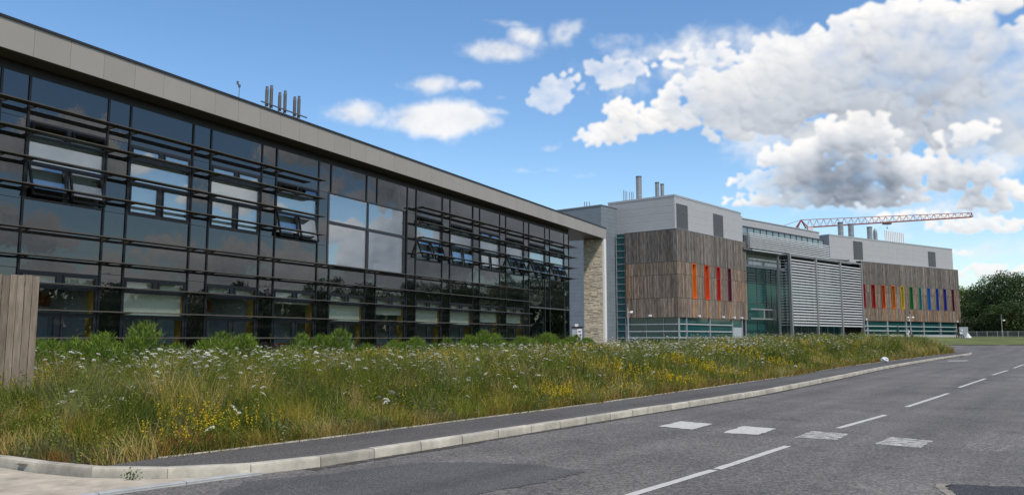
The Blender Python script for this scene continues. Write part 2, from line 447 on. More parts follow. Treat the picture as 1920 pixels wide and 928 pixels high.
asphalt('road', (.096, .089, .082), (.156, .144, .132), 42)
asphalt('road_smooth', (.072, .070, .068), (.098, .095, .091), 90)
asphalt('footway', (.080, .074, .068), (.106, .099, .091), 70)
plain('dust', (.24, .215, .18), .95, vary=.3, noise=6)
asphalt('patch', (.030, .029, .033), (.050, .048, .052), 60)
grit('gutter', (.050, .045, .038), .36)
worn_paint('paint', .37)
worn_paint('paint_worn', .46)
worn_paint('paint_faded', .545)
plain('concrete', (.40, .37, .305), .85, vary=.36, noise=2.6, bump=(40, .004), obj_vary=.16)
plain('concrete_grey', (.36, .37, .36), .85, vary=.2, noise=4, bump=(40, .004), obj_vary=.08)
plain('apron', (.42, .365, .285), .9, vary=.34, noise=2.6, bump=(9, .03))
plain('soil', (.075, .06, .035), .95, vary=.35, noise=2.0, bump=(6, .05))
plain('lawn', (.105, .125, .03), .95, vary=.3, noise=.25, bump=(9, .04))
plain('field', (.085, .10, .03), .95, vary=.3, noise=.1)
plain('paving', (.20, .195, .19), .85, vary=.15, noise=.6)
plain('fascia', (.305, .278, .245), .45, vary=.05, noise=.7, obj_vary=.035)
plain('flashing', (.02, .02, .022), .5)
plain('bronze', (.062, .054, .037), .45, metal=.15, vary=.15, noise=4)
plain('soffit', (.095, .082, .060), .5, vary=.12, noise=2)
plain('frame', (.035, .036, .041), .42, metal=.2)
plain('mullion', (.012, .013, .015), .4)
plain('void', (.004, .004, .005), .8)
m_ = plain('spandrel', (.008, .009, .010), .012, ior=1.9, spec=.5, bump=(1.1, .006))
glass_mat('glass_upper', (.84, .88, .89), 2.8)
glass_mat('glass_mirror', (.80, .84, .86), 3.2)
glass_mat('glass_ground', (.90, .93, .93), 1.6)
glass_mat('glass_dark', (.40, .44, .44), 1.6)
plain('blind', (.62, .66, .64), .8, vary=.05, noise=1, obj_vary=.08)
plain('blind_grey', (.13, .14, .15), .8, vary=.1, noise=.8)
plain('blind_cream', (.72, .71, .56), .8, vary=.05, noise=1, obj_vary=.1)
plain('ochre', (.50, .30, .045), .7)
plain('orange_wall', (.55, .085, .02), .7)
plain('room_wall', (.62, .68, .74), .85)
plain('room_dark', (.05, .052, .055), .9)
plain('stone', (.40, .35, .28), .9, vary=.25, noise=3, bump=(9, .02))
plain('trim_white', (.74, .72, .68), .6)
plain('metal_light', (.42, .43, .44), .4, metal=.55, vary=.06, noise=2)
plain('metal_mid', (.26, .27, .28), .45, metal=.45, vary=.08, noise=2)
plain('metal_dark', (.11, .115, .12), .5, metal=.3, vary=.08, noise=2)
plain('flue', (.27, .275, .28), .42, metal=.6, vary=.2, noise=3)
plain('flue_dark', (.125, .12, .115), .45, metal=.5, vary=.2, noise=3)
plain('slat', (.55, .56, .57), .38, metal=.35, vary=.05, noise=1.5, obj_vary=.05)
lined('panel_grey', (.345, .35, .36), .45, 1.0, 2, .015, vary=.04, cross=(0, 6.0))
lined('slate', (.165, .195, .225), .5, .55, 2, .03, vary=.10, cross=(0, 1.8))
plain('louvre_vent', (.10, .105, .115), .6)
plain('rail', (.55, .57, .58), .4, metal=.2)
m_ = plain('teal_glass', (.012, .066, .068), .06, ior=1.5)
m_ = plain('green_glass', (.022, .090, .080), .12, ior=1.42)
m_ = plain('pale_glass', (.13, .17, .17), .05, ior=2.0)
m_ = plain('sky_glass', (.36, .42, .46), .08, ior=2.2)  # pale base colour imitates bright sky showing through a gap
plain('door_grey', (.33, .37, .39), .5)
attr_mat('boards', .85, spec=.2, grain=(1.6, (3, 3, .5), .42))
attr_mat('meadow', .75, transl=.32, spec=.15)
attr_mat('leaf', .6, transl=.25, spec=.25)
plain('bark', (.06, .05, .04), .95, vary=.3, noise=3)
attr_mat('stones', .95, spec=.1, grain=(7, (1, 1, 2.5), .25))
m_ = plain('fence_wood', (.195, .160, .125), .85, vary=.35, noise=5, stretch=(5, 5, .5), bump=(22, .004), obj_vary=.18, spec=.2)
plain('crane_red', (.28, .065, .058), .5, vary=.15, noise=2)
plain('crane_white', (.6, .6, .58), .5)
plain('crane_pale', (.50, .36, .34), .5)
plain('white_sack', (.62, .63, .64), .7, vary=.1, noise=6, bump=(9, .05))
plain('purple', (.10, .06, .30), .5)
plain('black', (.012, .012, .013), .4)
plain('skin', (.45, .26, .19), .6)
plain('shirt', (.62, .62, .62), .8)
plain('trousers', (.05, .06, .09), .8)
plain('hair', (.12, .06, .03), .7)
plain('canvas', (.015, .04, .035), .8)
plain('lamp_white', (.7, .7, .68), .4)


# ------------------------------------------------------------------ mesh helpers
class MB:
    def __init__(s):
        s.v = []; s.f = []; s.c = []

    def quad(s, a, b, c, d, col=None):
        n = len(s.v); s.v += [a, b, c, d]; s.f.append((n, n + 1, n + 2, n + 3)); s.c.append(col)

    def box(s, x0, x1, y0, y1, z0, z1, col=None, M=None):
        n = len(s.v)
        P = [(x0, y0, z0), (x1, y0, z0), (x1, y1, z0), (x0, y1, z0), (x0, y0, z1), (x1, y0, z1), (x1, y1, z1), (x0, y1, z1)]
        if M is not None:
            P = [tuple(M @ Vector(q)) for q in P]
        s.v += P
        for f in ((0, 3, 2, 1), (4, 5, 6, 7), (0, 1, 5, 4), (1, 2, 6, 5), (2, 3, 7, 6), (3, 0, 4, 7)):
            s.f.append(tuple(n + i for i in f)); s.c.append(col)
        return s

    def bar(s, p, q, r, k=4, r2=None, col=None, cap=True):
        p = Vector(p); q = Vector(q); d = (q - p)
        if d.length < 1e-6:
            return s
        d.normalize()
        a = d.orthogonal().normalized(); b = d.cross(a)
        if abs(d.z) < .999:
            a = d.cross(Vector((0, 0, 1))).normalized(); b = a.cross(d)
        n = len(s.v); r2 = r if r2 is None else r2
        off = math.pi / k if k == 4 else 0
        for c, rr in ((p, r), (q, r2)):
            for i in range(k):
                t = 2 * math.pi * i / k + off
                s.v.append(tuple(c + a * (rr * math.cos(t)) + b * (rr * math.sin(t))))
        for i in range(k):
            j = (i + 1) % k
            s.f.append((n + i, n + j, n + k + j, n + k + i)); s.c.append(col)
        if cap:
            s.f.append(tuple(n + i for i in range(k))[::-1]); s.c.append(col)
            s.f.append(tuple(n + k + i for i in range(k))); s.c.append(col)
        return s

    def mesh(s, name, smooth=False):
        me = bpy.data.meshes.new(name)
        me.from_pydata([tuple(map(float, q)) for q in s.v], [], s.f)
        if s.c and s.c[0] is not None:
            at = me.color_attributes.new('tone', 'FLOAT_COLOR', 'CORNER')
            buf = []
            for f, c in zip(s.f, s.c):
                buf += [*c, 1.0] * len(f)
            at.data.foreach_set('color', buf)
        if smooth:
            me.polygons.foreach_set('use_smooth', [True] * len(me.polygons))
        me.update()
        return me

    def build(s, name, mat, parent=None, smooth=False, loc=None, rot=None):
        return link(name, s.mesh(name, smooth), mat, parent, loc, rot)


def link(name, me, mat=None, parent=None, loc=None, rot=None):
    o = bpy.data.objects.new(name, me)
    COL.objects.link(o)
    if mat and not me.materials:
        me.materials.append(MATS[mat])
    if parent:
        o.parent = parent
    if loc is not None:
        o.location = loc
    if rot is not None:
        o.rotation_euler = rot
    return o


BOXES = {}


def box(name, mat, parent, x0, x1, y0, y1, z0, z1, rot=None, bev=0):
    """a box part; boxes of equal size and material share one mesh"""
    sx, sy, sz = (round(abs(b - a), 4) for a, b in ((x0, x1), (y0, y1), (z0, z1)))
    key = (sx, sy, sz, mat, bev)
    me = BOXES.get(key)
    if me is None:
        me = MB().box(-sx / 2, sx / 2, -sy / 2, sy / 2, -sz / 2, sz / 2).mesh(name)
        me.materials.append(MATS[mat]); BOXES[key] = me
    return link(name, me, None, parent, ((x0 + x1) / 2, (y0 + y1) / 2, (z0 + z1) / 2), rot)


def tag(o, label=None, cat=None, group=None, kind=None):
    for k, v in (('label', label), ('category', cat), ('group', group), ('kind', kind)):
        if v:
            o[k] = v
    return o


def empty(name, loc, rz=0.0, label=None, cat=None, group=None):
    o = bpy.data.objects.new(name, None)
    COL.objects.link(o)
    o.empty_display_size = .3
    o.location = loc; o.rotation_euler = (0, 0, rz)
    return tag(o, label, cat, group)


def np_mesh(name, V, F, colors=None, mat=None, parent=None):
    """V (n,3), F list of (m,k) index arrays, colors (n,3) per vertex"""
    me = bpy.data.meshes.new(name)
    V = np.asarray(V, np.float32)
    me.vertices.add(len(V)); me.vertices.foreach_set('co', V.ravel())
    loops = np.concatenate([f.ravel() for f in F]).astype(np.int32)
    sizes = np.concatenate([np.full(len(f), f.shape[1], np.int32) for f in F])
    starts = np.concatenate([[0], np.cumsum(sizes)[:-1]]).astype(np.int32)
    me.loops.add(len(loops)); me.loops.foreach_set('vertex_index', loops)
    me.polygons.add(len(sizes)); me.polygons.foreach_set('loop_start', starts)
    try:
        me.polygons.foreach_set('loop_total', sizes)
    except Exception:
        pass
    if colors is not None:
        at = me.color_attributes.new('tone', 'FLOAT_COLOR', 'POINT')
        c4 = np.ones((len(V), 4), np.float32); c4[:, :3] = colors
        at.data.foreach_set('color', c4.ravel())
    me.update(calc_edges=True)
    me.validate()
    return link(name, me, mat, parent)


rng = np.random.default_rng(7)
random.seed(7)


def sstep(a, b, x):
    t = np.clip((np.asarray(x, float) - a) / (b - a), 0, 1)
    return t * t * (3 - 2 * t)


def terrain(x, y):
    return 1.75 * sstep(85, 150, y)


def vnoise(x, y, s, seed=0):
    """smooth value noise 0..1"""
    x = np.asarray(x) / s; y = np.asarray(y) / s
    xi = np.floor(x).astype(int); yi = np.floor(y).astype(int)
    fx = x - xi; fy = y - yi
    fx = fx * fx * (3 - 2 * fx); fy = fy * fy * (3 - 2 * fy)

    def hsh(a, b):
        n = (a * 374761393 + b * 668265263 + seed * 974711) & 0x7fffffff
        n = ((n ^ (n >> 13)) * 1274126177) & 0x7fffffff
        return ((n ^ (n >> 16)) & 0xffff) / 65535.0
    return (hsh(xi, yi) * (1 - fx) + hsh(xi + 1, yi) * fx) * (1 - fy) + (hsh(xi, yi + 1) * (1 - fx) + hsh(xi + 1, yi + 1) * fx) * fy


# ------------------------------------------------------------------ the ground
KERB = [(-13.5, 14.6), (-9.6, 12.1), (-7.6, 10.95), (-6.37, 10.33), (-5.6, 9.86), (-4.88, 9.55), (-4.05, 9.45), (-3.27, 9.68), (-2.56, 10.18), (-1.55, 11.5), (-.34, 13.13),
        (2.2, 16.6), (5.01, 20.4), (7.75, 24.3), (13.6, 33.4), (19.6, 42.9), (28.6, 56.4), (36.4, 67.8), (41.4, 75.0), (45.4, 80.9), (47.6, 85.0), (47.8, 88.6), (46, 92), (41.5, 95)]
INNER = [(-4.75, 9.72), (-4.4, 10.31), (-3.76, 11.09), (-2.71, 12.42), (-2.1, 13.25), (-.78, 15.1), (1.71, 18.5), (3.9, 21.75), (6.45, 25.5), (11.2, 32.7), (17.9, 43.5), (27.2, 57.1), (35.1, 68.6), (40.1, 75.8), (44.0, 81.6), (45.8, 85.2), (45.8, 88.0), (44.2, 90.6), (40.2, 93.2)]


def resample(P, step):
    P = np.array(P, float)
    # Catmull-Rom, then even arc length
    out = []
    for i in range(len(P) - 1):
        p0 = P[max(i - 1, 0)]; p1 = P[i]; p2 = P[i + 1]; p3 = P[min(i + 2, len(P) - 1)]
        for t in np.linspace(0, 1, 24, endpoint=False):
            out.append(.5 * ((2 * p1) + (-p0 + p2) * t + (2 * p0 - 5 * p1 + 4 * p2 - p3) * t * t + (-p0 + 3 * p1 - 3 * p2 + p3) * t ** 3))
    out.append(P[-1]); out = np.array(out)
    s = np.concatenate([[0], np.cumsum(np.linalg.norm(np.diff(out, axis=0), axis=1))])
    t = np.arange(0, s[-1], step)
    return np.stack([np.interp(t, s, out[:, 0]), np.interp(t, s, out[:, 1])], 1)


def strip_mesh(name, Lp, Rp, mat, z, parent=None, across=1):
    n = len(Lp); V = []; F = []
    for i in range(n):
        for k in range(across + 1):
            t = k / across
            x = Lp[i][0] * (1 - t) + Rp[i][0] * t; y = Lp[i][1] * (1 - t) + Rp[i][1] * t
            V.append((x, y, z + float(terrain(x, y))))
    m = across + 1
    for i in range(n - 1):
        for k in range(across):
            F.append((i * m + k, i * m + k + 1, (i + 1) * m + k + 1, (i + 1) * m + k))
    me = bpy.data.meshes.new(name); me.from_pydata(V, [], F); me.update()
    return link(name, me, mat, parent)


def grid(name, x0, x1, y0, y1, nx, ny, zf, mat, ys=None):
    xs = np.linspace(x0, x1, nx + 1); ys = np.linspace(y0, y1, ny + 1) if ys is None else np.array(ys, float)
    X, Y = np.meshgrid(xs, ys)
    Z = zf(X, Y)
    V = np.stack([X.ravel(), Y.ravel(), Z.ravel()], 1)
    w = len(xs)
    i, j = np.meshgrid(np.arange(len(xs) - 1), np.arange(len(ys) - 1))
    a = (j * w + i).ravel()
    return np_mesh(name, V, [np.stack([a, a + 1, a + w + 1, a + w], 1)], None, mat)


YS = [-900, -300, -60, 0, 40, 80, 85] + list(np.arange(87.5, 151, 2.5)) + [170, 220, 320, 600, 1500, 3000]
gro = grid('ground', -1500, 1800, 0, 0, 40, 1, lambda X, Y: terrain(X, Y) - .10, 'field', YS)
tag(gro, kind='structure')

# asphalt carriageway: left edge under the kerb, right edge eight metres away
kl = resample(KERB[7:22], 1.0)
CENTRE = resample([(-6, .2), (1.24, 8.6), (2.5, 10.17), (4.11, 12.34), (5.82, 14.74), (7.81, 17.24), (12.71, 23.93), (18.78, 32.54), (24.73, 40.86), (31.17, 49.85), (44, 68), (60, 92), (72, 110)], 1.0)
tg = np.gradient(CENTRE, axis=0); tg /= np.linalg.norm(tg, axis=1)[:, None]
RIGHT = CENTRE + np.stack([tg[:, 1], -tg[:, 0]], 1) * 4.3
LEFT = CENTRE - np.stack([tg[:, 1], -tg[:, 0]], 1) * 5.6
road = strip_mesh('road', LEFT, RIGHT, 'road', 0.0, across=4)
tag(road, kind='structure')
# the wider junction and cross road beyond the meadow, then the lawn
jn = grid('side_road', 30, 190, 0, 0, 60, 1, lambda X, Y: terrain(X, Y) - .025, 'road', list(np.arange(72, 112.1, 2)))
tag(jn, kind='structure')
lw = grid('lawn', 44, 260, 0, 0, 60, 1, lambda X, Y: terrain(X, Y) + .03 + .04 * vnoise(X, Y, 7), 'lawn', list(np.arange(112, 172, 1.5)))
tag(lw, kind='structure')
fc = grid('forecourt', -6, 96, 0, 0, 50, 1, lambda X, Y: terrain(X, Y) - .06, 'paving', [50, 70, 85] + list(np.arange(87.5, 196, 4)))
tag(fc, kind='structure')
# verge beyond the right-hand kerb
vr = strip_mesh('verge', RIGHT + np.stack([tg[:, 1], -tg[:, 0]], 1) * .13, RIGHT + np.stack([tg[:, 1], -tg[:, 0]], 1) * 14, 'lawn', .10, across=3)
tag(vr, kind='structure')
# cream gravelly driveway mouth, bottom left
ap = [(-13.2, 14.3), (-9.6, 12.0), (-6.37, 10.25), (-5.6, 9.78), (-4.88, 9.47), (-4.05, 9.37), (-3.3, 9.55), (-3.27, 9.53), (-4.18, 8.58), (-6.2, 6.42), (-9.05, 3.39), (-14, 6), (-17, 11)]
me = bpy.data.meshes.new('driveway'); me.from_pydata([(x, y, .022) for x, y in ap], [], [tuple(range(len(ap)))]); me.update()
tag(link('driveway', me, 'apron'), kind='structure')

# kerb stones
def kerb_mesh(length, name, top=.125, w=.14, ch=.022):
    prof = [(0.0, -.12), (0.006, top - ch - .01), (ch * .45, top - ch * .35), (ch * 1.3, top), (w, top), (w, -.12)]
    m = MB(); L2 = length / 2
    for x in (-L2, L2):
        for (py, pz) in prof:
            m.v.append((x, py, pz))
    k = len(prof)
    for i in range(k):
        j = (i + 1) % k
        m.f.append((i, j, k + j, k + i)); m.c.append(None)
    m.f.append(tuple(range(k))[::-1]); m.c.append(None)
    m.f.append(tuple(range(k, 2 * k))); m.c.append(None)
    return m.mesh(name)


kroot = tag(empty('kerb', (0, 0, 0)), kind='structure')
KM = kerb_mesh(.896, 'kerb_stone'); KM.materials.append(MATS['concrete'])
kp = resample(KERB, .457)
for i in range(0, len(kp) - 2, 2):
    a, b = kp[i], kp[i + 2]
    ang = math.atan2(b[1] - a[1], b[0] - a[0])
    mid = (a + b) / 2
    o = link('kerb_stone', KM, None, kroot, (mid[0], mid[1], float(terrain(*mid)) + random.uniform(-.004, .004)), (random.uniform(-.012, .012), random.uniform(-.004, .004), ang + random.uniform(-.006, .006)))
rk = RIGHT[::1]
kroot2 = tag(empty('far_side_kerb', (0, 0, 0)), kind='structure')
rp = resample([tuple(p) for p in RIGHT[::4]], .457)
for i in range(0, min(len(rp) - 2, 200), 2):
    a, b = rp[i], rp[i + 2]
    mid = (a + b) / 2
    link('kerb_stone', KM, None, kroot2, (mid[0], mid[1], float(terrain(*mid))), (0, 0, math.atan2(b[1] - a[1], b[0] - a[0]) + math.pi))
# grit and dirt gathered in the gutter
gk = resample(KERB[8:19], .5); tk = np.gradient(gk, axis=0); tk /= np.linalg.norm(tk, axis=1)[:, None]
gn = np.stack([tk[:, 1], -tk[:, 0]], 1)
jw = .10 + .12 * vnoise(gk[:, 0], gk[:, 1], 1.1, 77)
gt = strip_mesh('gutter_dirt', gk - gn * .02, gk + gn * jw[:, None], 'gutter', .0035, road)
# dropped kerb across the driveway mouth
droot = tag(empty('dropped_kerb', (0, 0, 0)), kind='structure')
DM = kerb_mesh(.905, 'dropped_kerb_stone', top=.030, w=.125, ch=.008); DM.materials.append(MATS['concrete_grey'])
p0 = np.array((-2.95, 9.80)); dd = np.array((-.685, -.729))
for i in range(7):
    mid = p0 + dd * (.45 + .915 * i)
    link('kerb_stone', DM, None, droot, (mid[0], mid[1], 0), (0, 0, math.atan2(-dd[1], -dd[0])))

# footway between kerb and meadow, and its pale edging
kin = resample(KERB[6:], .5)
ta = np.gradient(kin, axis=0); ta /= np.linalg.norm(ta, axis=1)[:, None]
kback = kin + np.stack([-ta[:, 1], ta[:, 0]], 1) * .10
inn = resample(INNER, .25)
tt = np.linspace(0, 1, 260)


def at_frac(P, t):
    s = np.concatenate([[0], np.cumsum(np.linalg.norm(np.diff(P, axis=0), axis=1))]); s /= s[-1]
    return np.stack([np.interp(t, s, P[:, 0]), np.interp(t, s, P[:, 1])], 1)


fw = strip_mesh('pavement', at_frac(kback, tt), at_frac(inn, tt), 'footway', .118, across=2)
tag(fw, kind='structure')
eroot = tag(empty('path_edging', (0, 0, 0)), kind='structure')
EM = MB().box(-.449, .449, -.025, .025, -.1, .0).mesh('edging_stone'); EM.materials.append(MATS['concrete'])
ep = resample(INNER[1:15], .4575)
for i in range(0, len(ep) - 2, 2):
    a, b = ep[i], ep[i + 2]; mid = (a + b) / 2
    link('edging_stone', EM, None, eroot, (mid[0], mid[1], .132 + random.uniform(-.003, .004)), (0, 0, math.atan2(b[1] - a[1], b[0] - a[0])))


# painted markings lie on the carriageway
def marking(pts, mat, name='road_marking', sub=1, jag=0.0):
    me = bpy.data.meshes.new(name)
    P = []
    for i in range(len(pts)):
        a, b = pts[i], pts[(i + 1) % len(pts)]
        n = 10 if jag else 1
        for k in range(n):
            t = k / n
            P.append((a[0] + (b[0] - a[0]) * t + random.uniform(-jag, jag), a[1] + (b[1] - a[1]) * t + random.uniform(-jag, jag), .005))
    me.from_pydata(P, [], [tuple(range(len(P)))]); me.update()
    return link(name, me, mat, road)


def dash(a, b, w=.11):
    a = np.array(a); b = np.array(b); d = (b - a) / np.linalg.norm(b - a); n = np.array((-d[1], d[0])) * w / 2
    marking([a - n, b - n, b + n, a + n], 'paint', 'lane_dash', jag=.006)


for a, b in [((.2, 7.25), (2.46, 10.13)), ((2.52, 10.2), (4.11, 12.34)), ((5.82, 14.74), (7.81, 17.24)), ((9.23, 19.25), (12.71, 23.93)), ((14.56, 26.74), (18.78, 32.54)),
             ((20.9, 35.68), (24.73, 40.86)), ((26.91, 43.92), (31.17, 49.85)), ((34.2, 54.2), (38, 59.5)), ((40.5, 63), (44.5, 68.6))]:
    dash(a, b)
def px_ground(u, v):
    p = math.atan(169.5 / F_PX); a = (u - 960) / F_PX; b = (464 - v) / F_PX
    d = (a, math.cos(p) - b * math.sin(p), math.sin(p) + b * math.cos(p)); t = -1.6 / d[2]
    return (d[0] * t, d[1] * t)


marking([px_ground(u, v) for u, v in ((300, 990), (455, 903), (620, 888), (780, 868), (880, 866), (1010, 872), (1100, 884), (1015, 905), (820, 940), (700, 990))], 'road_smooth', 'resurfaced_patch', jag=.04)
marking([px_ground(u, v) for u, v in ((1234.5, 799), (1277, 789.5), (1335.5, 794.6), (1298, 805))], 'paint', 'road_block_marking', jag=.02)
for L_, mt in [([(3.58, 14.02), (4.22, 15.09), (4.71, 14.68), (4.1, 13.75)], 'paint'), ([(4.58, 13.39), (5.19, 14.3), (5.66, 13.88), (5.13, 13.07)], 'paint_worn'),
               ([(5.52, 12.57), (6.15, 13.44), (6.59, 12.95), (5.99, 12.14)], 'paint_worn'), ([(6.5, 11.95), (7.1, 12.9), (7.5, 12.4), (6.93, 11.69)], 'paint_faded'),
               ([(30.3, 57.0), (31.9, 57.5), (32.9, 58.9), (31.2, 58.4)], 'paint'), ([(33.2, 56.9), (34.6, 57.1), (35.4, 58.0), (33.9, 57.8)], 'paint_faded')]:
    marking(L_, mt, 'road_block_marking', jag=.02)
pt = marking([(4.47, 8.3), (4.62, 8.72), (4.70, 9.02), (4.86, 9.15), (5.2, 9.06), (6.6, 8.72), (7.6, 8.1), (6.5, 6.6), (4.6, 7.2)], 'patch', 'tar_patch', jag=.03)
pt2 = marking([(4.40, 8.3), (4.50, 8.72), (4.58, 9.02), (4.72, 9.20), (4.84, 9.165), (4.69, 9.03), (4.61, 8.72), (4.46, 8.3)], 'dust', 'tar_patch_dust', jag=.015)

# ------------------------------------------------------------------ office building with black glass
B1 = R(26.37)
G0 = (-13.27, 19.53, 0.0)
RZ1 = math.pi / 2 - B1
office = empty('office_building', G0, RZ1, 'long two-storey office building clad in black glass with louvres and pale fascia', 'building')
S0, S1 = -9.4, 43.70
BAY, NARROW0, WIDE0 = 3.081, .59, 1.335
GEND = 38.40
KS = list(range(-3, 12))
# shell, roof, slabs
box('roof_slab', 'flashing', office, S0, S1 - .01, -.66, 13.9, 9.20, 9.44)
box('roof_flashing', 'flashing', office, S0, S1 + .02, -.79, -.62, 9.472, 9.535)
box('soffit', 'soffit', office, S0, S1 - .01, -.70, 9.0, 8.725, 8.765)
box('fascia_backing', 'void', office, S0, S1 - .02, -.69, -.62, 8.77, 9.46)
k = 0
s = .9 - 10.0
while s < S1 - .3:
    e_ = min(s + .99, S1)
    box('fascia_panel', 'fascia', office, s, e_, -.752, -.694, 8.715, 9.470)
    s += 1.0
box('fascia_panel', 'fascia', office, S1 + .002, S1 + .05, -.75, .85, 8.715, 9.470)
box('head_strip', 'mullion', office, S0, GEND + .02, .004, .12, 8.45, 8.722)
box('back_wall', 'fascia', office, S0, GEND, 13.5, 13.8, -.3, 9.19)
box('end_wall', 'metal_dark', office, GEND - .28, GEND - .02, .30, 13.49, -.3, 8.72)
box('end_wall', 'fascia', office, S0, S0 + .25, .30, 13.49, -.3, 8.72)
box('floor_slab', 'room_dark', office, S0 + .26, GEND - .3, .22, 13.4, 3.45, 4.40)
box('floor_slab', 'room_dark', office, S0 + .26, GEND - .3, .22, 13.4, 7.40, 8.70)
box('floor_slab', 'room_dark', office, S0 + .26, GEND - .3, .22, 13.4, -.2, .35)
box('plinth', 'mullion', office, S0, GEND, .0, .2, -.3, .398)


def hole_wall(name, mat, parent, x0, x1, z0, z1, y0, y1, holes):
    """backing wall pieces between openings: holes are (x0,x1) full-height gaps"""
    xs = x0
    for a, b in holes + [(x1, x1)]:
        if a - xs > .01:
            box(name, mat, parent, xs, a, y0, y1, z0, z1)
        xs = b


wides = [(WIDE0 + BAY * k, NARROW0 + BAY * (k + 1)) for k in KS]
# opaque backing behind spandrels (keeps the rooms dark behind the black panes)
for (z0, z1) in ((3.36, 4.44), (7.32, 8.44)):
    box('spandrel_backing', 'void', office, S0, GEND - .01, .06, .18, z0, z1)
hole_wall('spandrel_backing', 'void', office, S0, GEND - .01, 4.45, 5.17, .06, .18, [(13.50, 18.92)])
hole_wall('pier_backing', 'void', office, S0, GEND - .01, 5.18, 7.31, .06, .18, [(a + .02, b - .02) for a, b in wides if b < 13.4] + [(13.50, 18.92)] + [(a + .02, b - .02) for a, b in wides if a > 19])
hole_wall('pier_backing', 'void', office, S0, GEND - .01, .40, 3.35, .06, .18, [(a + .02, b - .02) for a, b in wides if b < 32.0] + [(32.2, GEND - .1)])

# rooms behind the glass
box('room_back_wall', 'room_wall', office, S0 + .3, 31.0, 2.6, 2.7, .36, 3.44)
box('orange_band', 'orange_wall', office, S0 + .3, 13.2, 2.53, 2.59, 2.55, 2.95)
box('orange_band', 'orange_wall', office, S0 + .3, 13.2, 1.0, 1.06, .95, 1.42)
for s_, z_ in ((1.6, 2.2), (2.5, 1.95), (4.9, 1.7), (8.1, 2.2), (8.9, 1.75), (11.2, 2.1), (12.0, 1.8)):
    box('pinboard', 'trim_white', office, s_, s_ + .5, 2.56, 2.595, z_, z_ + .34)
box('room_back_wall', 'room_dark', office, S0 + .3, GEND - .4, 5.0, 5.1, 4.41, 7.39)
for k in range(-3, 12, 2):
    xx = NARROW0 + BAY * k + .36
    box('partition', 'room_wall', office, xx - .06, xx + .06, .25, 2.59 if k < 10 else 4.9, .36, 3.44)
    box('partition', 'room_wall', office, xx - .06, xx + .06, .25, 4.99, 4.41, 7.39)
# desk backs and cabinets glimpsed through the ground floor glass
for s_, w_, h_, c_ in ((2.1, .8, .75, 'room_wall'), (5.6, 1.1, .9, 'door_grey'), (8.4, .9, .7, 'trim_white'), (11.4, 1.2, .8, 'room_wall')):
    box('desk_screen', c_, office, s_, s_ + w_, 1.6, 1.7, .9, .9 + h_)


def jitter():
    return (random.uniform(-.0035, .0035), 0, random.uniform(-.0045, .0045))


# mullions
lines = []
for k in KS + [12]:
    lines.append(NARROW0 + BAY * k)
    lines.append(WIDE0 + BAY * k if k < 12 else GEND)
for x in lines:
    if x > S0:
        if 13.6 < x < 18.8:
            box('mullion', 'mullion', office, x - .028, x + .028, -.035, .05, 7.35, 8.449)
            box('mullion', 'mullion', office, x - .028, x + .028, -.035, .05, .399, 4.44)
        else:
            box('mullion', 'mullion', office, x - .028, x + .028, -.035, .05, .399, 8.449)


def pane(x0, x1, z0, z1, mat='spandrel', name='glass_panel', y=0.0):
    return box(name, mat, office, x0 + .032, x1 - .032, y, y + .02, z0 + .006, z1 - .006, rot=jitter())


for k in KS + [12]:
    a = NARROW0 + BAY * k; b = WIDE0 + BAY * k if k < 12 else GEND
    if a < S0:
        continue
    zs = [(.40, 3.40), (3.40, 5.19), (5.19, 7.30), (7.30, 8.45)]
    if 13.6 < a < 18.5:
        zs = [(.40, 3.40), (3.40, 4.44), (7.34, 8.45)]
    for z0, z1 in zs:
        if z1 < 3.5 and a > 32:
            pane(a, b, z0, z1, 'glass_dark', 'entrance_pane')
        else:
            pane(a, b, z0, z1)


def ring(m, x0, x1, z0, z1, t, y0, y1):
    m.box(x0, x1, y0, y1, z0, z0 + t); m.box(x0, x1, y0, y1, z1 - t, z1)
    m.box(x0, x0 + t, y0, y1, z0 + t, z1 - t); m.box(x1 - t, x1, y0, y1, z0 + t, z1 - t)


WIN_FRAME = {}


def window(x0, x1, zb, glass, tilt_lo=(0, 0), tilt_hi=(0, 0), blind=None, floor=0):
    """one bay window: two small top lights, a fixed pane, two top-hung casements"""
    w = x1 - x0 - .06
    key = round(w, 2)
    fr = WIN_FRAME.get(key)
    if fr is None:
        m = MB()
        ring(m, 0, w, 0, 2.09, .05, -.012, .09)
        m.box(.05, w - .05, -.010, .088, .96, 1.02)            # transom above the casements
        m.box(.05, w - .05, -.010, .088, 1.655, 1.715)         # transom below the top lights
        m.box(w / 2 - .07, w / 2 + .07, -.008, .086, .05, .96)
        m.box(w / 2 - .07, w / 2 + .07, -.008, .086, 1.715, 2.04)
        fr = m.mesh('window'); fr.materials.append(MATS['frame']); WIN_FRAME[key] = fr
    win = link('window', fr, None, office, (x0 + .03, 0, zb))
    box('pane', glass, win, .052, w - .052, .03, .045, 1.022, 1.653, rot=jitter())
    for i, (a, b) in enumerate(((.055, w / 2 - .075), (w / 2 + .075, w - .055))):
        for (z0, z1, tl, nm) in ((.055, .955, tilt_lo[i], 'casement'), (1.72, 2.035, tilt_hi[i], 'top_light')):
            m = MB(); hh = z1 - z0
            ring(m, 0, b - a, -hh, 0, .05, -.03, .03)
            sash = m.build(nm, 'frame', win, loc=((a), .0, z1), rot=(-R(tl), 0, 0))
            sash.parent = win
            g = MB().box(.05, b - a - .05, -.004, .008, -hh + .05, -.05).build('casement_pane', glass, win, loc=(a, .0, z1), rot=(-R(tl), 0, random.uniform(-.004, .004)))
    if blind:
        z0, z1, mt = blind
        box('blind', mt, win, .02, w - .02, .20, .215, z0, z1)
    if floor == 0:
        box('reveal', 'ochre', win, w - .02, w + .03, .12, .42, .03, 2.06)
    return win


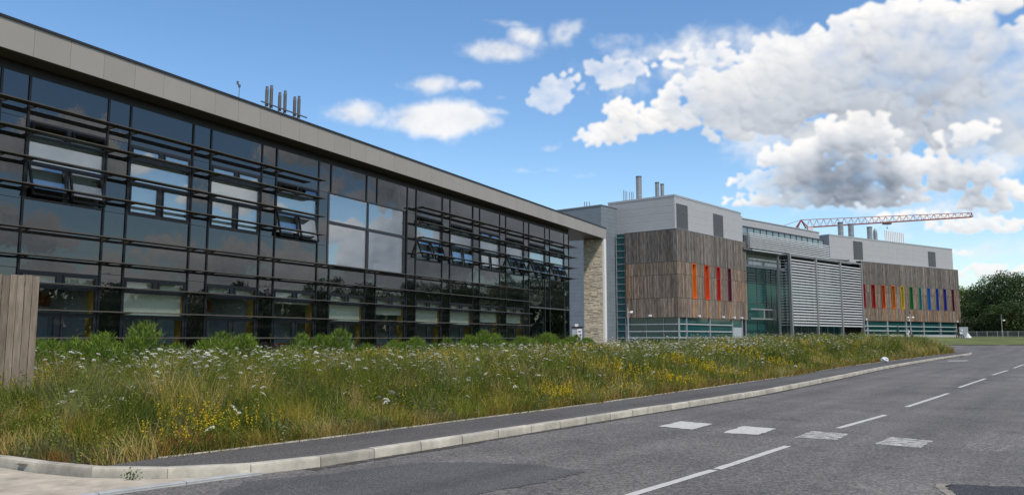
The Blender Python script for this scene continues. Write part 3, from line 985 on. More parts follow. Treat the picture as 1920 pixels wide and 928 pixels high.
OPEN = {0: ((17, 13), (26, 26)), 3: ((13, 11), (24, 24)), 6: ((22, 22), (30, 30)), 7: ((9, 9), (18, 18)), 8: ((4, 4), (12, 12)), 9: ((24, 24), (28, 28)), 10: ((25, 25), (28, 28)), 11: ((24, 24), (28, 28)), -1: ((0, 0), (0, 0))}
UPPER_BLIND = {0: (.45, 1.8), 1: (.12, 2.05), 2: (.10, 2.05), 3: (.25, 1.9), 6: (.1, 1.9), 7: (.1, 1.9), 8: (.1, 2.0), 9: (.1, 1.9), 10: (.1, 1.9), 11: (.1, 1.9)}
GROUND_BLIND = {0: (1.7, 2.05), 1: (1.0, 2.05), 2: (1.75, 2.05), 3: (1.6, 2.05), 4: (.95, 2.05), 5: (1.35, 2.05), 6: (1.0, 2.05), 7: (1.0, 2.05), 8: (1.2, 2.05), 9: (1.2, 2.05), -1: (1.0, 2.0)}
for k in KS:
    a, b = WIDE0 + BAY * k, NARROW0 + BAY * (k + 1)
    in_big = 13.3 < a < 18.5
    pane(a, b, 7.29 if not in_big else 7.34, 8.45)
    pane(a, b, 3.345, 4.37)
    if not in_big:
        pane(a, b, 4.37, 5.19)
        lo, hi = OPEN.get(k, ((0, 0), (0, 0)))
        bl = UPPER_BLIND.get(k, (.1, 1.9))
        window(a, b, 5.195, 'glass_upper', lo, hi, (bl[0], bl[1], 'blind'), 1)
    if a < 31.5:
        bl = GROUND_BLIND.get(k)
        window(a, b, 1.25, 'glass_ground', (0, 0), (0, 0), (bl[0], bl[1], 'blind_cream') if bl else None, 0)
        pane(a, b, .40, 1.245)
    else:
        pane(a, b, .40, 3.40, 'glass_dark', 'entrance_pane')
box('entrance_transom', 'metal_dark', office, 32.15, GEND, -.05, .03, 3.405, 3.475)
# the large four-light window
m = MB(); ring(m, 13.50, 18.90, 4.44, 7.34, .05, -.02, .09)
m.box(13.55, 18.85, -.018, .088, 6.08, 6.20); m.box(16.09, 16.21, -.016, .086, 4.49, 6.08); m.box(16.12, 16.18, -.016, .086, 6.20, 7.29)
big = m.build('large_window', 'frame', office)
for a, b, z0, z1 in ((13.55, 16.12, 6.20, 7.29), (16.18, 18.85, 6.20, 7.29), (13.55, 16.09, 4.49, 6.08), (16.21, 18.85, 4.49, 6.08)):
    box('pane', 'glass_mirror', big, a, b, .03, .045, z0, z1, rot=jitter())
box('blind', 'blind_grey', big, 13.6, 16.0, .2, .215, 4.45, 7.3)
box('blind', 'blind_grey', big, 16.25, 18.8, .2, .215, 4.45, 7.3)

# louvres: fixed horizontal blades on brackets
BL = {}


def blade(x0, x1, z):
    n = round(x1 - x0, 3)
    if n not in BL:
        m = MB()
        P = [(-.585, -.016), (-.575, .012), (-.40, .026), (-.235, .014), (-.225, -.006), (-.40, -.006)]
        for x in (0, n):
            for q in P:
                m.v.append((x, q[0], q[1]))
        K = len(P)
        for i in range(K):
            j = (i + 1) % K
            m.f.append((i, j, K + j, K + i)); m.c.append(None)
        m.f.append(tuple(range(K))[::-1]); m.c.append(None); m.f.append(tuple(range(K, 2 * K))); m.c.append(None)
        me = m.mesh('louvre'); me.materials.append(MATS['bronze']); BL[n] = me
    link('louvre', BL[n], None, office, (x0, 0, z))


brm = MB()
for dx in (-.006,):
    brm.v += [(-.006, 0, -.05), (.006, 0, -.05), (.006, 0, .035), (-.006, 0, .035), (-.006, -.5, -.010), (.006, -.5, -.010), (.006, -.5, .0), (-.006, -.5, .0)]
    for f in ((0, 3, 2, 1), (4, 5, 6, 7), (0, 1, 5, 4), (1, 2, 6, 5), (2, 3, 7, 6), (3, 0, 4, 7)):
        brm.f.append(f); brm.c.append(None)
BRM = brm.mesh('bracket'); BRM.materials.append(MATS['bronze'])


def louvre_row(z, xa, xb):
    x = xa
    joints = [NARROW0 + BAY * k + .37 for k in range(-3, 14)]
    cuts = [xa] + [j for j in joints if xa + .4 < j < xb - .4] + [xb]
    for a, b in zip(cuts[:-1], cuts[1:]):
        blade(a + .004, b - .004, z)
    for j in lines:
        if xa - .1 < j < xb + .1:
            link('bracket', BRM, None, office, (j, -.036, z - .012))


for z in (7.60, 6.90, 6.20, 5.50):
    louvre_row(z, S0, 12.74)
    louvre_row(z, 19.60, 38.75)
for z in (4.39, 3.70, 3.01, 2.32, 1.60):
    louvre_row(z, S0, 31.45)

# stone-faced end fin that carries the roof edge
fin = box('fin_wall', 'stone', office, 43.30, 43.66, -.60, .82, -.3, 8.71)
box('fin_edge_trim', 'trim_white', office, 43.285, 43.70, -.75, -.605, -.3, 8.71)
m = MB(); z = -.2; row = 0
while z < 8.66:
    hh = min(random.choice((.07, .09, .11, .13)), 8.70 - z)
    y = -.60 - random.uniform(0, .2)
    while y < .84:
        ln = random.uniform(.16, .52)
        a = max(y, -.60); b = min(y + ln, .84)
        if b - a > .03:
            t = random.uniform(.72, 1.22); w_ = random.uniform(-.02, .02)
            m.box(43.30 - random.uniform(.008, .035), 43.31, a + .006, b - .006, z + .006, z + hh - .006, col=((.60 + w_) * t, .53 * t, (.42 - w_) * t))
        y += ln
    z += hh
st = m.build('facing_stones', 'stones', office); tag(st, kind='stuff')

# flues on the roof behind the fascia
c26, s26 = math.sin(B1), math.cos(B1)


def loc1(s_, y_, z_):
    """local office coordinates -> world"""
    dx, dy = math.sin(B1), math.cos(B1)
    return (G0[0] + dx * s_ - dy * y_, G0[1] + dy * s_ + dx * y_, z_)


fl = empty('flue_bank', loc1(12.4, 1.5, 9.44), RZ1, 'bank of six slim grey metal flues on a rail above the fascia', 'flue')
for s_, zt, yy in ((11.54, 11.27, 0), (11.78, 11.38, .0), (12.25, 11.23, 0), (12.55, 11.38, 0), (13.11, 11.29, 0), (13.36, 11.38, 0)):
    f = MB().bar((0, 0, 0), (0, 0, zt - 9.44 - .14), .066, 12).build('flue', 'flue_dark', fl, loc=(s_ - 12.4, yy, 0))
    MB().bar((0, 0, 0), (0, 0, .10), .066, 12, r2=.05).bar((0, 0, .10), (0, 0, .14), .055, 12).build('cap', 'metal_dark', f, loc=(0, 0, zt - 9.44 - .14))
    MB().bar((0, 0, 0), (0, 0, .07), .074, 12).build('collar', 'metal_light', f, loc=(0, 0, .95))
for zz, yy in ((1.13, -.09), (1.0, .09)):
    MB().bar((-1.25, yy, zz), (1.36, yy, zz), .03, 4).build('rail', 'metal_dark', fl)
for sx in (-1.1, 0.1, 1.25):
    MB().bar((sx, .09, 0), (sx, .09, 1.0), .025, 4).build('rail_post', 'metal_dark', fl)
mast = empty('weather_mast', loc1(10.11, 1.5, 9.44), RZ1, 'thin weather mast with small sensors on the black glass building roof', 'mast')
MB().bar((0, 0, 0), (0, 0, 1.45), .014, 6).build('pole', 'metal_dark', mast)
MB().bar((-.09, 0, 1.52), (0, 0, 1.42), .012, 6).build('sensor_arm', 'metal_dark', mast)
MB().bar((-.09, 0, 1.49), (-.09, 0, 1.6), .04, 8).build('sensor', 'metal_dark', mast)
MB().bar((0, 0, 1.40), (0, 0, 1.50), .045, 8).build('sensor', 'metal_dark', mast)

# ------------------------------------------------------------------ laboratory building with timber and rainbow slots
A0 = np.array([23.13, 113.0]); A1 = np.array([37.3, 129.8]); C0 = np.array([67.5, 158.0]); C1 = np.array([98.0, 179.0])
lab = empty('laboratory_building', (A0[0], A0[1], 0), 0, 'large grey and timber laboratory building with rainbow coloured slot windows and a slatted screen', 'building')


class Wing:
    def __init__(s, a, b):
        d = b - a
        s.L = float(np.linalg.norm(d)); s.a = a; s.ang = math.atan2(d[1], d[0])
        s.loc = Vector((a[0] - A0[0], a[1] - A0[1], 0)); s.rot = Matrix.Rotation(s.ang, 4, 'Z')

    def box(s, name, mat, x0, x1, y0, y1, z0, z1, parent=None):
        o = box(name, mat, parent or lab, x0, x1, y0, y1, z0, z1)
        if parent is None:
            p = s.rot @ Vector(o.location)
            o.location = s.loc + p
            o.rotation_euler = (0, 0, s.ang)
        return o

    def put(s, o):
        o.location = s.loc + s.rot @ Vector(o.location); o.rotation_euler = (0, 0, s.ang + o.rotation_euler[2])
        return o

    def world(s, x, y, z):
        p = s.rot @ Vector((x, y, z))
        return (s.a[0] + p[0], s.a[1] + p[1], z)


# local x along the wall, local y into the building
WA, WM, WR = Wing(A0, A1), Wing(A1, C0), Wing(C0, C1)
BASE = -.3
TIMBER_LOW = (.180, .140, .110); TIMBER_TOP = (.128, .118, .110)


def boards(wing, name, x0, x1, z0, z1, slots, top, y=0.0, axis='x', flip=1, width=.19, streak=()):
    m = MB(); x = x0
    seed = random.uniform(0, 100)
    while x < x1 - .02:
        b = min(x + width, x1)
        if not any(x + .001 < sb and b - .001 > sa for sa, sb in slots):
            t = random.uniform(.62, 1.35) * (.86 + .28 * float(vnoise(np.array([x + seed]), np.array([0.0]), 1.7)[0]))
            g = .0 if not top else .75
            g = min(1, max(0, g + random.uniform(-.25, .3)))
            c = [TIMBER_LOW[i] * (1 - g) + TIMBER_TOP[i] * g for i in range(3)]
            for sx, wgt in streak:
                if abs((x + b) / 2 - sx) < .45:
                    c = [c[0] * (1 + .38 * wgt), c[1] * (1 + .0 * wgt), c[2] * (1 - .32 * wgt)]
            c = [q * t for q in c]
            pr = random.uniform(.0, .012)
            if axis == 'x':
                m.box(x + .006, b - .006, y - .03 - pr, y + .01, z0, z1, col=c)
            else:
                m.box(y - .03 - pr, y + .01, x + .006, b - .006, z0, z1, col=c)
        x += width
    o = m.build(name, 'boards', lab)
    tag(o, kind='stuff')
    return wing.put(o)


def slot(wing, x0, x1, z0, z1, col, nm):
    mt = 'slot_' + nm
    if mt not in MATS:
        plain(mt, col, .45, vary=.05, noise=2)
    m = MB(); w = x1 - x0; h = z1 - z0; t = .07
    m.box(0, w, -.12, .50, 0, t); m.box(0, w, -.12, .50, h - t, h); m.box(0, t, -.12, .50, t, h - t); m.box(w - t, w, -.12, .50, t, h - t)
    o = m.build('slot_window', mt, lab, loc=(x0, 0, z0))
    wing.put(o)
    tag(o, label=nm.replace('_', ' ') + ' slot window')
    box('pane', 'teal_glass', o, t, w - t, .44, .46, t, h - t)
    return o


# --- wing A (near, left)
LA = 22.75
slA = [(4.2, 5.4), (8.15, 9.4), (12.0, 13.1), (15.85, 16.85)]
stA = [((a + b) / 2, 1.0) for a, b in slA]
WA.box('wall', 'void', 0.02, LA, .55, 8.6, 4.52, 16.7)
boards(WA, 'timber_cladding', 0, LA, 12.36, 16.88, [], True)
boards(WA, 'timber_cladding', 0, LA, 10.54, 12.30, slA, False, streak=[(1.0, .2), (19.5, .2)])
boards(WA, 'timber_cladding', 0, LA, 7.26, 10.48, slA, False, streak=[(18.5, .4), (20, .6), (21.5, .5)])
boards(WA, 'timber_cladding', 0, LA, 4.50, 7.20, [], False, streak=stA)
boards(WA, 'timber_cladding', .02, 8.45, 12.36, 16.88, [], True, y=0.0, axis='y')
boards(WA, 'timber_cladding', .02, 8.45, 10.54, 12.30, [], False, y=0.0, axis='y', streak=[(8.2, .6), (6.6, .2)])
boards(WA, 'timber_cladding', .02, 8.45, 7.26, 10.48, [], False, y=0.0, axis='y', streak=[(8.1, .8), (6.4, .3)])
boards(WA, 'timber_cladding', .02, 8.45, 4.50, 7.20, [], False, y=0.0, axis='y', streak=[(8.2, .6)])
hole_wall_x = lambda w, n, mt, x0, x1, z0, z1, y0, y1, holes: [w.box(n, mt, a, b, y0, y1, z0, z1) for a, b in zip([x0] + [h[1] for h in holes], [h[0] for h in holes] + [x1]) if b - a > .02]
hole_wall_x(WA, 'wall', 'void', .02, LA, 4.55, 16.8, .012, .54, [(a + .03, b - .03) for a, b in slA])
for z in (12.33, 10.51, 7.23):
    WA.box('band_flashing', 'boards_rust' if 'boards_rust' in MATS else 'soffit', -.045, LA, -.05, .012, z - .02, z + .02)
    WA.box('band_flashing', 'soffit', -.05, -.01, -.01, 8.45, z - .02, z + .02)
WA.box('wall', 'void', .012, .3, .56, 8.45, 4.55, 16.8)
for (a, b), c, nm in zip(slA, ((.80, .17, .015), (.75, .075, .012), (.52, .022, .018), (.11, .016, .04)), ('orange', 'vermilion', 'red', 'plum')):
    slot(WA, a, b, 7.25, 12.25, c, nm)
for a, b in slA:
    for z0, z1 in ((12.30, 16.8), (4.55, 7.22)):
        WA.box('wall', 'void', a, b, .014, .53, z0, z1)
WA.box('timber_capping', 'metal_mid', -.06, LA, -.06, 8.6, 16.885, 16.96)
# grey plant storey
WA.box('plant_storey', 'panel_grey', .95, LA + .2, .75, 12.0, 16.97, 21.72)
WA.box('parapet', 'metal_light', .90, LA + .25, .70, 12.05, 21.72, 21.98)
for a, b, z0, z1 in ((1.45, 4.75, 17.15, 20.75), (13.0, 16.3, 17.15, 20.65)):
    v = WA.box('vent_louvre', 'louvre_vent', a, b, .70, .748, z0, z1)
    for i in range(int((z1 - z0) / .2)):
        box('vent_blade', 'metal_dark', v, -(b - a) / 2 + .05, (b - a) / 2 - .05, -.06, -.026, -(z1 - z0) / 2 + .05 + .2 * i, -(z1 - z0) / 2 + .17 + .2 * i)
# ground floor glazing of wing A
WA.box('ground_floor_glass', 'teal_glass', .5, 17.3, .25, .30, BASE, 4.5)
gg = WA.box('ground_floor_glass', 'teal_glass', .50, .55, .30, 8.2, BASE, 4.5)
WA.box('ground_floor_core', 'void', .6, LA, .35, 9, BASE, 4.5)
for zr in (3.55, 2.55, 1.66):
    WA.box('glazing_rail', 'rail', .38, 17.4, .12, .20, zr - .06, zr + .06)
    WA.box('glazing_rail', 'rail', .38, .46, .20, 8.3, zr - .06, zr + .06)
for x in (.42, 2.56, 9.78, 17.4, 20.9, 22.2):
    WA.box('column', 'metal_light', x - .11, x + .11, .08, .24, BASE, 4.49)
for y in (2.6, 5.4, 8.2):
    WA.box('glazing_mullion', 'metal_mid', .40, .52, y - .05, y + .05, BASE, 4.49)
WA.box('grey_panel', 'door_grey', .58, .62, .0, .05, 0, .1)
WA.box('service_door', 'door_grey', 17.6, 20.8, .20, .33, BASE, 3.25)
WA.box('door_head_panel', 'green_glass', 17.6, 20.8, .22, .33, 3.27, 4.49)
WA.box('floodlight', 'lamp_white', 5.6, 5.95, -.35, -.05, 4.62, 4.9)
for x in (13.4, 17.2, 19.9):
    WA.box('floodlight', 'lamp_white', x, x + .35, -.35, -.05, 4.62, 4.9)
WA.box('floodlight', 'lamp_white', -.35, -.05, 4.2, 4.55, 4.62, 4.9)
# strip glazing between timber and slate tower
WA.box('strip_glass', 'teal_glass', .30, .34, 8.66, 10.3, BASE, 16.8)
for i in range(17):
    WA.box('strip_transom', 'metal_light', .20, .30, 8.64, 10.3, BASE + .9 + i * .98, BASE + .98 + i * .98)
for y in (8.68, 10.2):
    WA.box('strip_mullion', 'metal_light', .18, .29, y - .05, y + .05, BASE, 16.8)
# slate tower (left, rear)
WA.box('slate_tower', 'slate', -3.3, 9, 10.45, 45, BASE, 20.85)
WA.box('slate_coping', 'metal_mid', -3.38, 9.05, 10.37, 45.1, 20.85, 21.0)
# --- middle: clerestory, louvred band, recessed curtain wall, screen
WM.box('roof_block', 'panel_grey', -1.0, 30.6, 2.2, 16, 19.9, 21.35)
WM.box('roof_edge', 'metal_light', -1.0, 30.6, 2.1, 16.1, 21.35, 21.5)
WM.box('roof_block', 'panel_grey', -1.0, 1.1, .75, 2.2, 16.9, 21.35)
WM.box('clerestory_core', 'void', 1.1, 30, 1.4, 16, 15.9, 19.88)
for i in range(14):
    a = 1.2 + i * 2.055
    WM.box('clerestory_pane', 'pale_glass', a, a + 1.97, 1.15, 1.2, 18.3, 19.75)
    WM.box('clerestory_mullion', 'metal_dark', a + 1.97, a + 2.055, 1.05, 1.22, 16.2, 19.75)
WM.box('clerestory_head', 'metal_dark', 1.0, 30.2, .95, 1.4, 19.76, 19.9)
for i in range(8):
    z = 16.25 + i * .325
    WM.box('louvre_slat', 'slat', 2.0, 29.9, .02, .18, z, z + .17)
    WM.box('louvre_slat', 'slat', 1.9, 1.99, .2, 1.1, z, z + .17)
for x in (2.0, 29.8, 11.2, 20.6):
    WM.box('louvre_post', 'metal_mid', x - .08, x + .08, .2, .36, 16.1, 18.75)
WM.box('bridge_soffit', 'metal_dark', -.5, 38, -.3, 5.5, 15.72, 15.98)
WM.box('bridge_edge', 'metal_light', 2.0, 38.0, -.42, -.31, 15.70, 15.95)
for i in range(4):
    WM.box('terrace_post', 'metal_mid', 4.2 + i * 1.6, 4.32 + i * 1.6, 2.9, 3.02, 13.9, 15.7)
WM.box('sky_gap_panel', 'sky_glass', 2.0, 17, 2.9, 2.95, 13.86, 15.7)  # added panel, stands in for bright sky glimpsed under the bridge
WM.box('curtain_wall_coping', 'metal_light', 2.2, 18, 2.7, 2.89, 13.45, 13.85)
WM.box('curtain_wall_core', 'void', -.6, 18, 3.4, 16, BASE, 13.44)
WM.box('curtain_wall_core', 'void', 18, 41, 3.4, 16, BASE, 15.7)
xs = [-.2, 2.6, 5.6, 8.8, 11.9, 13.6, 15.4, 18]
zs = [BASE, 4.75, 6.25, 7.4, 10.9, 12.6, 13.45]
for i in range(len(xs) - 1):
    for j in range(len(zs) - 1):
        WM.box('curtain_pane', 'green_glass' if (i + j) % 3 else 'teal_glass', xs[i] + .04, xs[i + 1] - .04, 3.02, 3.06, zs[j] + .04, zs[j + 1] - .04)
for x in xs:
    WM.box('curtain_mullion', 'metal_dark', x - .04, x + .04, 2.95, 3.2, BASE, 13.44)
for z in zs[1:-1]:
    WM.box('curtain_transom', 'metal_dark', xs[0], xs[-1], 2.97, 3.2, z - .04, z + .04)
for z in (4.68, 6.25):
    WM.box('canopy_bar', 'metal_light', 4.0, 12.0, 1.4, 1.6, z, z + .2)
WM.box('canopy_bar', 'metal_light', 8.1, 8.4, 1.4, 1.6, 4.88, 6.25)
WM.box('canopy_bar', 'metal_light', 11.8, 12.0, 1.4, 1.6, 4.88, 6.25)
# slatted screen in front
SX = (10.75, 19.86, 29.2, 38.0)
for x in SX:
    WM.box('screen_column', 'metal_mid', x - .2, x + .2, -2.35, -1.95, BASE, 15.45)
WM.box('screen_column', 'metal_mid', SX[0] - .15, SX[0] + .15, -.15, .15, BASE, 15.45)
WM.box('screen_top_beam', 'metal_mid', SX[0] - .2, SX[-1] + .2, -2.33, -1.97, 15.45, 15.72)
WM.box('screen_top_beam', 'metal_mid', SX[0] - .15, SX[0] + .15, -1.95, .4, 15.47, 15.70)
NSL = 24
for i in range(NSL):
    z = 3.72 + i * .475
    for a, b in zip(SX[:-1], SX[1:]):
        o = WM.box('screen_slat', 'slat', a + .22, b - .22, -2.28, -2.02, z, z + .07)
        o.rotation_euler = (R(52), 0, WM.ang)
        o.rotation_mode = 'XYZ'
    o = WM.box('screen_slat', 'slat', SX[0] - .13, SX[0] + .13, -1.93, -.18, z, z + .07)
    o.rotation_euler = Matrix.Rotation(WM.ang, 3, 'Z').to_4x4().to_3x3().to_euler()
WM.box('screen_back_glass', 'teal_glass', 18.1, 41, 2.9, 2.95, BASE, 15.6)
for i in range(9):
    WM.box('entrance_mullion', 'metal_mid', 18.3 + i * 2.55, 18.42 + i * 2.55, 2.78, 2.88, BASE, 15.6)
WM.box('screen_end_panel', 'panel_grey', 38.3, 41.2, .1, .5, 15.9, 16.7)

# --- wing R (far, right)
RX0, RX1 = 1.25, 38.45
slR = [(1.55, 2.15), (4.5, 5.6), (8.05, 9.1), (11.55, 12.75), (14.9, 15.95), (18.35, 19.3), (21.8, 22.65), (25.2, 26.15), (28.55, 29.5), (31.8, 32.7), (35.15, 35.95)]
colR = [((.42, .012, .03), 'crimson'), ((.50, .022, .022), 'scarlet'), ((.72, .09, .012), 'deep_orange'), ((.75, .20, .02), 'amber'), ((.70, .47, .02), 'yellow'), ((.02, .22, .05), 'green'), ((.02, .26, .23), 'turquoise'),
        ((.03, .20, .60), 'sky_blue'), ((.02, .10, .42), 'blue'), ((.03, .045, .33), 'navy'), ((.12, .012, .04), 'maroon')]
WR.box('wall', 'void', RX0 + .02, RX1 - .05, .55, 9, 5.0, 16.5)
hole_wall_x(WR, 'wall', 'void', RX0 + .02, RX1 - .05, 7.4, 12.2, .012, .54, [(a + .03, b - .03) for a, b in slR])
WR.box('wall', 'void', RX0 + .02, RX1 - .05, .012, .54, 12.21, 16.5)
WR.box('wall', 'void', RX0 + .02, RX1 - .05, .012, .54, 5.0, 7.39)
boards(WR, 'timber_cladding', RX0, RX1, 12.2, 16.55, [], True, width=.22)
boards(WR, 'timber_cladding', RX0, RX1, 10.55, 12.14, slR, False, width=.22)
boards(WR, 'timber_cladding', RX0, RX1, 7.56, 10.48, slR, False, width=.22)
boards(WR, 'timber_cladding', RX0, RX1, 4.98, 7.50, [], False, width=.22, streak=[((a + b) / 2, .9) for a, b in slR[2:10]])
for z in (12.17, 10.515, 7.53):
    WR.box('band_flashing', 'soffit', RX0, RX1, -.045, .012, z - .02, z + .02)
for (a, b), (c, nm) in zip(slR, colR):
    slot(WR, a, b, 7.5, 12.15, c, nm)
WR.box('timber_capping', 'metal_mid', RX0 - .05, RX1 + .05, -.06, 9.0, 16.555, 16.65)
WR.box('plant_storey', 'panel_grey', -7.6, 38.0, .75, 13, 16.66, 21.15)
WR.box('parapet', 'metal_light', -7.65, 38.05, .70, 13.05, 21.15, 21.4)
for a, b, z0, z1 in ((.2, 3.3, 17.0, 20.6), (27.75, 30.7, 16.95, 20.2)):
    v = WR.box('vent_louvre', 'louvre_vent', a, b, .70, .748, z0, z1)
    for i in range(int((z1 - z0) / .2)):
        box('vent_blade', 'metal_dark', v, -(b - a) / 2 + .05, (b - a) / 2 - .05, -.06, -.026, -(z1 - z0) / 2 + .05 + .2 * i, -(z1 - z0) / 2 + .17 + .2 * i)
for i, (a, b) in enumerate(zip((1.3, 2.8, 9.8, 16.65, 23.4, 30.05), (2.6, 9.6, 16.5, 23.2, 29.9, 36.4))):
    WR.box('ground_floor_glass', 'teal_glass', a, b, .3, .34, BASE, 4.97)
for x in (1.2, 2.7, 9.7, 16.6, 23.3, 30.0, 36.5):
    WR.box('column', 'metal_light', x - .2, x + .2, .05, .4, BASE, 4.97)
for z in (3.95, 3.05, 2.2):
    WR.box('glazing_rail', 'rail', 1.2, 36.5, -.06, .04, z - .07, z + .07)
WR.box('ground_floor_core', 'void', 1.3, 37.5, .45, 9, BASE, 4.97)
WR.box('low_wall', 'concrete_grey', 8, 37.6, -1.4, -1.2, 1.2, 2.1)
WR.box('floodlight', 'lamp_white', 16.8, 17.2, -.4, -.05, 5.05, 5.4)
WR.box('floodlight', 'lamp_white', 36.2, 36.6, -.4, -.05, 5.05, 5.4)
WR.box('floodlight', 'lamp_white', 1.4, 1.8, -.5, -.1, 5.05, 5.4)


# rooftop stacks of the laboratory
def px_world(u, v, Y):
    """a picture point at depth Y -> world"""
    p = math.atan(169.5 / F_PX); a = (u - 960) / F_PX; b = (464 - v) / F_PX
    d = Vector((a, math.cos(p) - b * math.sin(p), math.sin(p) + b * math.cos(p)))
    return Vector((0, 0, 1.6)) + d * (Y / d.y)


def stack(u, w, v0, Y, zbase, label, mat='flue', lean=0, dome=False, rim=True):
    top = px_world(u, v0, Y); r = w / 2 / 1529 * Y
    o = empty('exhaust_stack', (top.x, top.y, zbase), 0, label, 'exhaust stack', 'stacks on the laboratory roof')
    h = top.z - zbase
    if dome:
        m = MB()
        prof = [(0, r), (h * .72, r), (h * .86, r * .88), (h * .95, r * .6), (h, r * .15)]
        for (za, ra), (zb, rb) in zip(prof[:-1], prof[1:]):
            m.bar((0, 0, za), (0, 0, zb), ra, 16, r2=rb, cap=False)
        m.build('shaft', mat, o)
    else:
        MB().bar((0, 0, 0), (0, 0, h - .25), r, 16).build('shaft', mat, o)
        MB().bar((0, 0, h - .25), (0, 0, h), r * 1.04, 16).build('rim', 'metal_dark', o)
    MB().bar((0, 0, h * .45), (0, 0, h * .45 + .12), r * 1.05, 16).build('band', 'metal_light', o)
    return o


stack(1197.5, 11, 331, 124, 21.0, 'tallest grey exhaust stack on the left end of the laboratory roof')
stack(1232, 8, 342, 126, 21.0, 'slim grey stack beside the tallest one, left of its twin')
stack(1241.5, 7, 345, 127, 21.0, 'slim grey stack beside the tallest one, right of its twin')
stack(1575.5, 10, 417, 160, 21.0, 'wide grey stack leftmost of the four behind the slatted screen')
stack(1595, 10.5, 420, 164, 21.0, 'wide grey stack second of the four under the crane jib')
stack(1630, 9.5, 425.5, 171, 21.0, 'wide grey stack third of the four under the crane jib')
stack(1640.5, 7.5, 429, 173, 21.0, 'round-topped grey stack rightmost of the four under the crane jib', dome=True)
pp = px_world(1677, 440, 178)
pr = empty('pipe_row', (pp.x, pp.y, 21.0), 0, 'row of slim white vent pipes on the right part of the laboratory roof', 'vent pipes')
for i in range(11):
    a = px_world(1659.5 + i * 3.45, 432 + i * .55, 176 + i * .35)
    MB().bar((a.x - pp.x, a.y - pp.y, 0), (a.x - pp.x, a.y - pp.y, a.z - 21.0), .15, 8).build('pipe', 'trim_white', pr)
pp = px_world(1178, 365, 122)
pr = empty('pipe_row', (pp.x, pp.y, 20.5), 0, 'short thin vent pipes beside the tallest stack at the roof left', 'vent pipes')
for u, v in ((1169, 357), (1172, 358), (1175, 359), (1180, 360), (1184, 360), (1187, 360)):
    a = px_world(u, v, 122)
    MB().bar((a.x - pp.x, a.y - pp.y, 0), (a.x - pp.x, a.y - pp.y, a.z - 20.5), .055, 6).build('pipe', 'metal_mid', pr)
pp = px_world(1101, 380, 124)
pr = empty('pipe_row', (pp.x, pp.y, 20.8), 0, 'tiny vent pipes standing on the slate tower roof', 'vent pipes')
for u in (1096, 1100, 1105):
    a = px_world(u, 378.5, 124)
    MB().bar((a.x - pp.x, a.y - pp.y, 0), (a.x - pp.x, a.y - pp.y, a.z - 20.8), .07, 6).build('pipe', 'metal_mid', pr)

# ------------------------------------------------------------------ tower crane far behind
YC = 255.0
cb = px_world(1500, 427, YC)
crane = empty('tower_crane', (cb.x, cb.y, 1.7), 0, 'red and white tower crane with long lattice jib behind the laboratory', 'crane')


def cl(u, v, dy=0.0):
    p = px_world(u, v, YC); return (p.x - cb.x, p.y - cb.y + dy, p.z - 1.7)


m = MB()
N = 24
T = [cl(1512 + (1822 - 1512) * i / N, 412.0 + (399 - 412.0) * i / N) for i in range(N + 1)]
Bf = [cl(1512 + (1822 - 1512) * i / N, 426.5 + (407 - 426.5) * i / N, -.8) for i in range(N + 1)]
Bb = [cl(1512 + (1822 - 1512) * i / N, 426.5 + (407 - 426.5) * i / N, .8) for i in range(N + 1)]
jb = MB(); jd = MB()
for i in range(N):
    jb.bar(T[i], T[i + 1], .13); jb.bar(Bf[i], Bf[i + 1], .16); jb.bar(Bb[i], Bb[i + 1], .16)
    for B_ in (Bf, Bb):
        mid = tuple((T[i][q] + T[i + 1][q]) / 2 for q in range(3))
        jd.bar(B_[i], mid, .07); jd.bar(mid, B_[i + 1], .07)
    jd.bar(Bf[i], Bb[i], .06)
jb.bar(T[-1], Bf[-1], .14).bar(T[-1], Bb[-1], .14).bar(Bf[-1], Bb[-1], .14)
jib = jb.build('jib', 'crane_red', crane)
tag(jd.build('jib_lacing', 'crane_pale', jib), kind='stuff')
m = MB(); apex = cl(1502, 412.5)
for dy in (-.9, .9):
    m.bar(cl(1494, 427, dy), apex, .22).bar(cl(1513, 427, dy), apex, .22)
m.bar(apex, T[0], .14)
m.build('tower_head', 'crane_red', crane)
MB().bar(cl(1502, 412.5), cl(1466, 424), .10).bar(cl(1502, 412.5, .5), cl(1466, 424, .5), .10).build('counter_jib_tie', 'metal_mid', crane)
c = cl(1480, 428.5)
MB().box(c[0] - 4.5, c[0] + 3, c[1] - .8, c[1] + .8, c[2] - .25, c[2] + .15).build('counter_jib', 'crane_red', crane)
MB().box(c[0] - 4.5, c[0] - 2, c[1] - 1, c[1] + 1, c[2] - 2.5, c[2] + .1).build('counterweight', 'concrete_grey', crane)
c = cl(1516, 427)
MB().box(c[0] - .9, c[0] + .8, c[1] - 2.0, c[1] - .7, c[2] - 2.2, c[2] - .1).build('cab', 'crane_white', crane)
m = MB()
c = cl(1502, 428)
for dx, dy in ((-.9, -.9), (.9, -.9), (.9, .9), (-.9, .9)):
    m.bar((c[0] + dx, c[1] + dy, 0), (c[0] + dx, c[1] + dy, c[2]), .11)
zz = 0
while zz < c[2] - 2:
    for (ax, ay), (bx, by) in (((-.9, -.9), (.9, -.9)), ((.9, -.9), (.9, .9)), ((.9, .9), (-.9, .9)), ((-.9, .9), (-.9, -.9))):
        m.bar((c[0] + ax, c[1] + ay, zz), (c[0] + bx, c[1] + by, zz + 2), .06)
    zz += 2
m.build('mast', 'crane_red', crane)
c = cl(1663, 418)
tr = MB().box(c[0] - 1.2, c[0] + 1.2, c[1] - .7, c[1] + .7, c[2] - .5, c[2] - .1).build('trolley', 'metal_dark', crane)
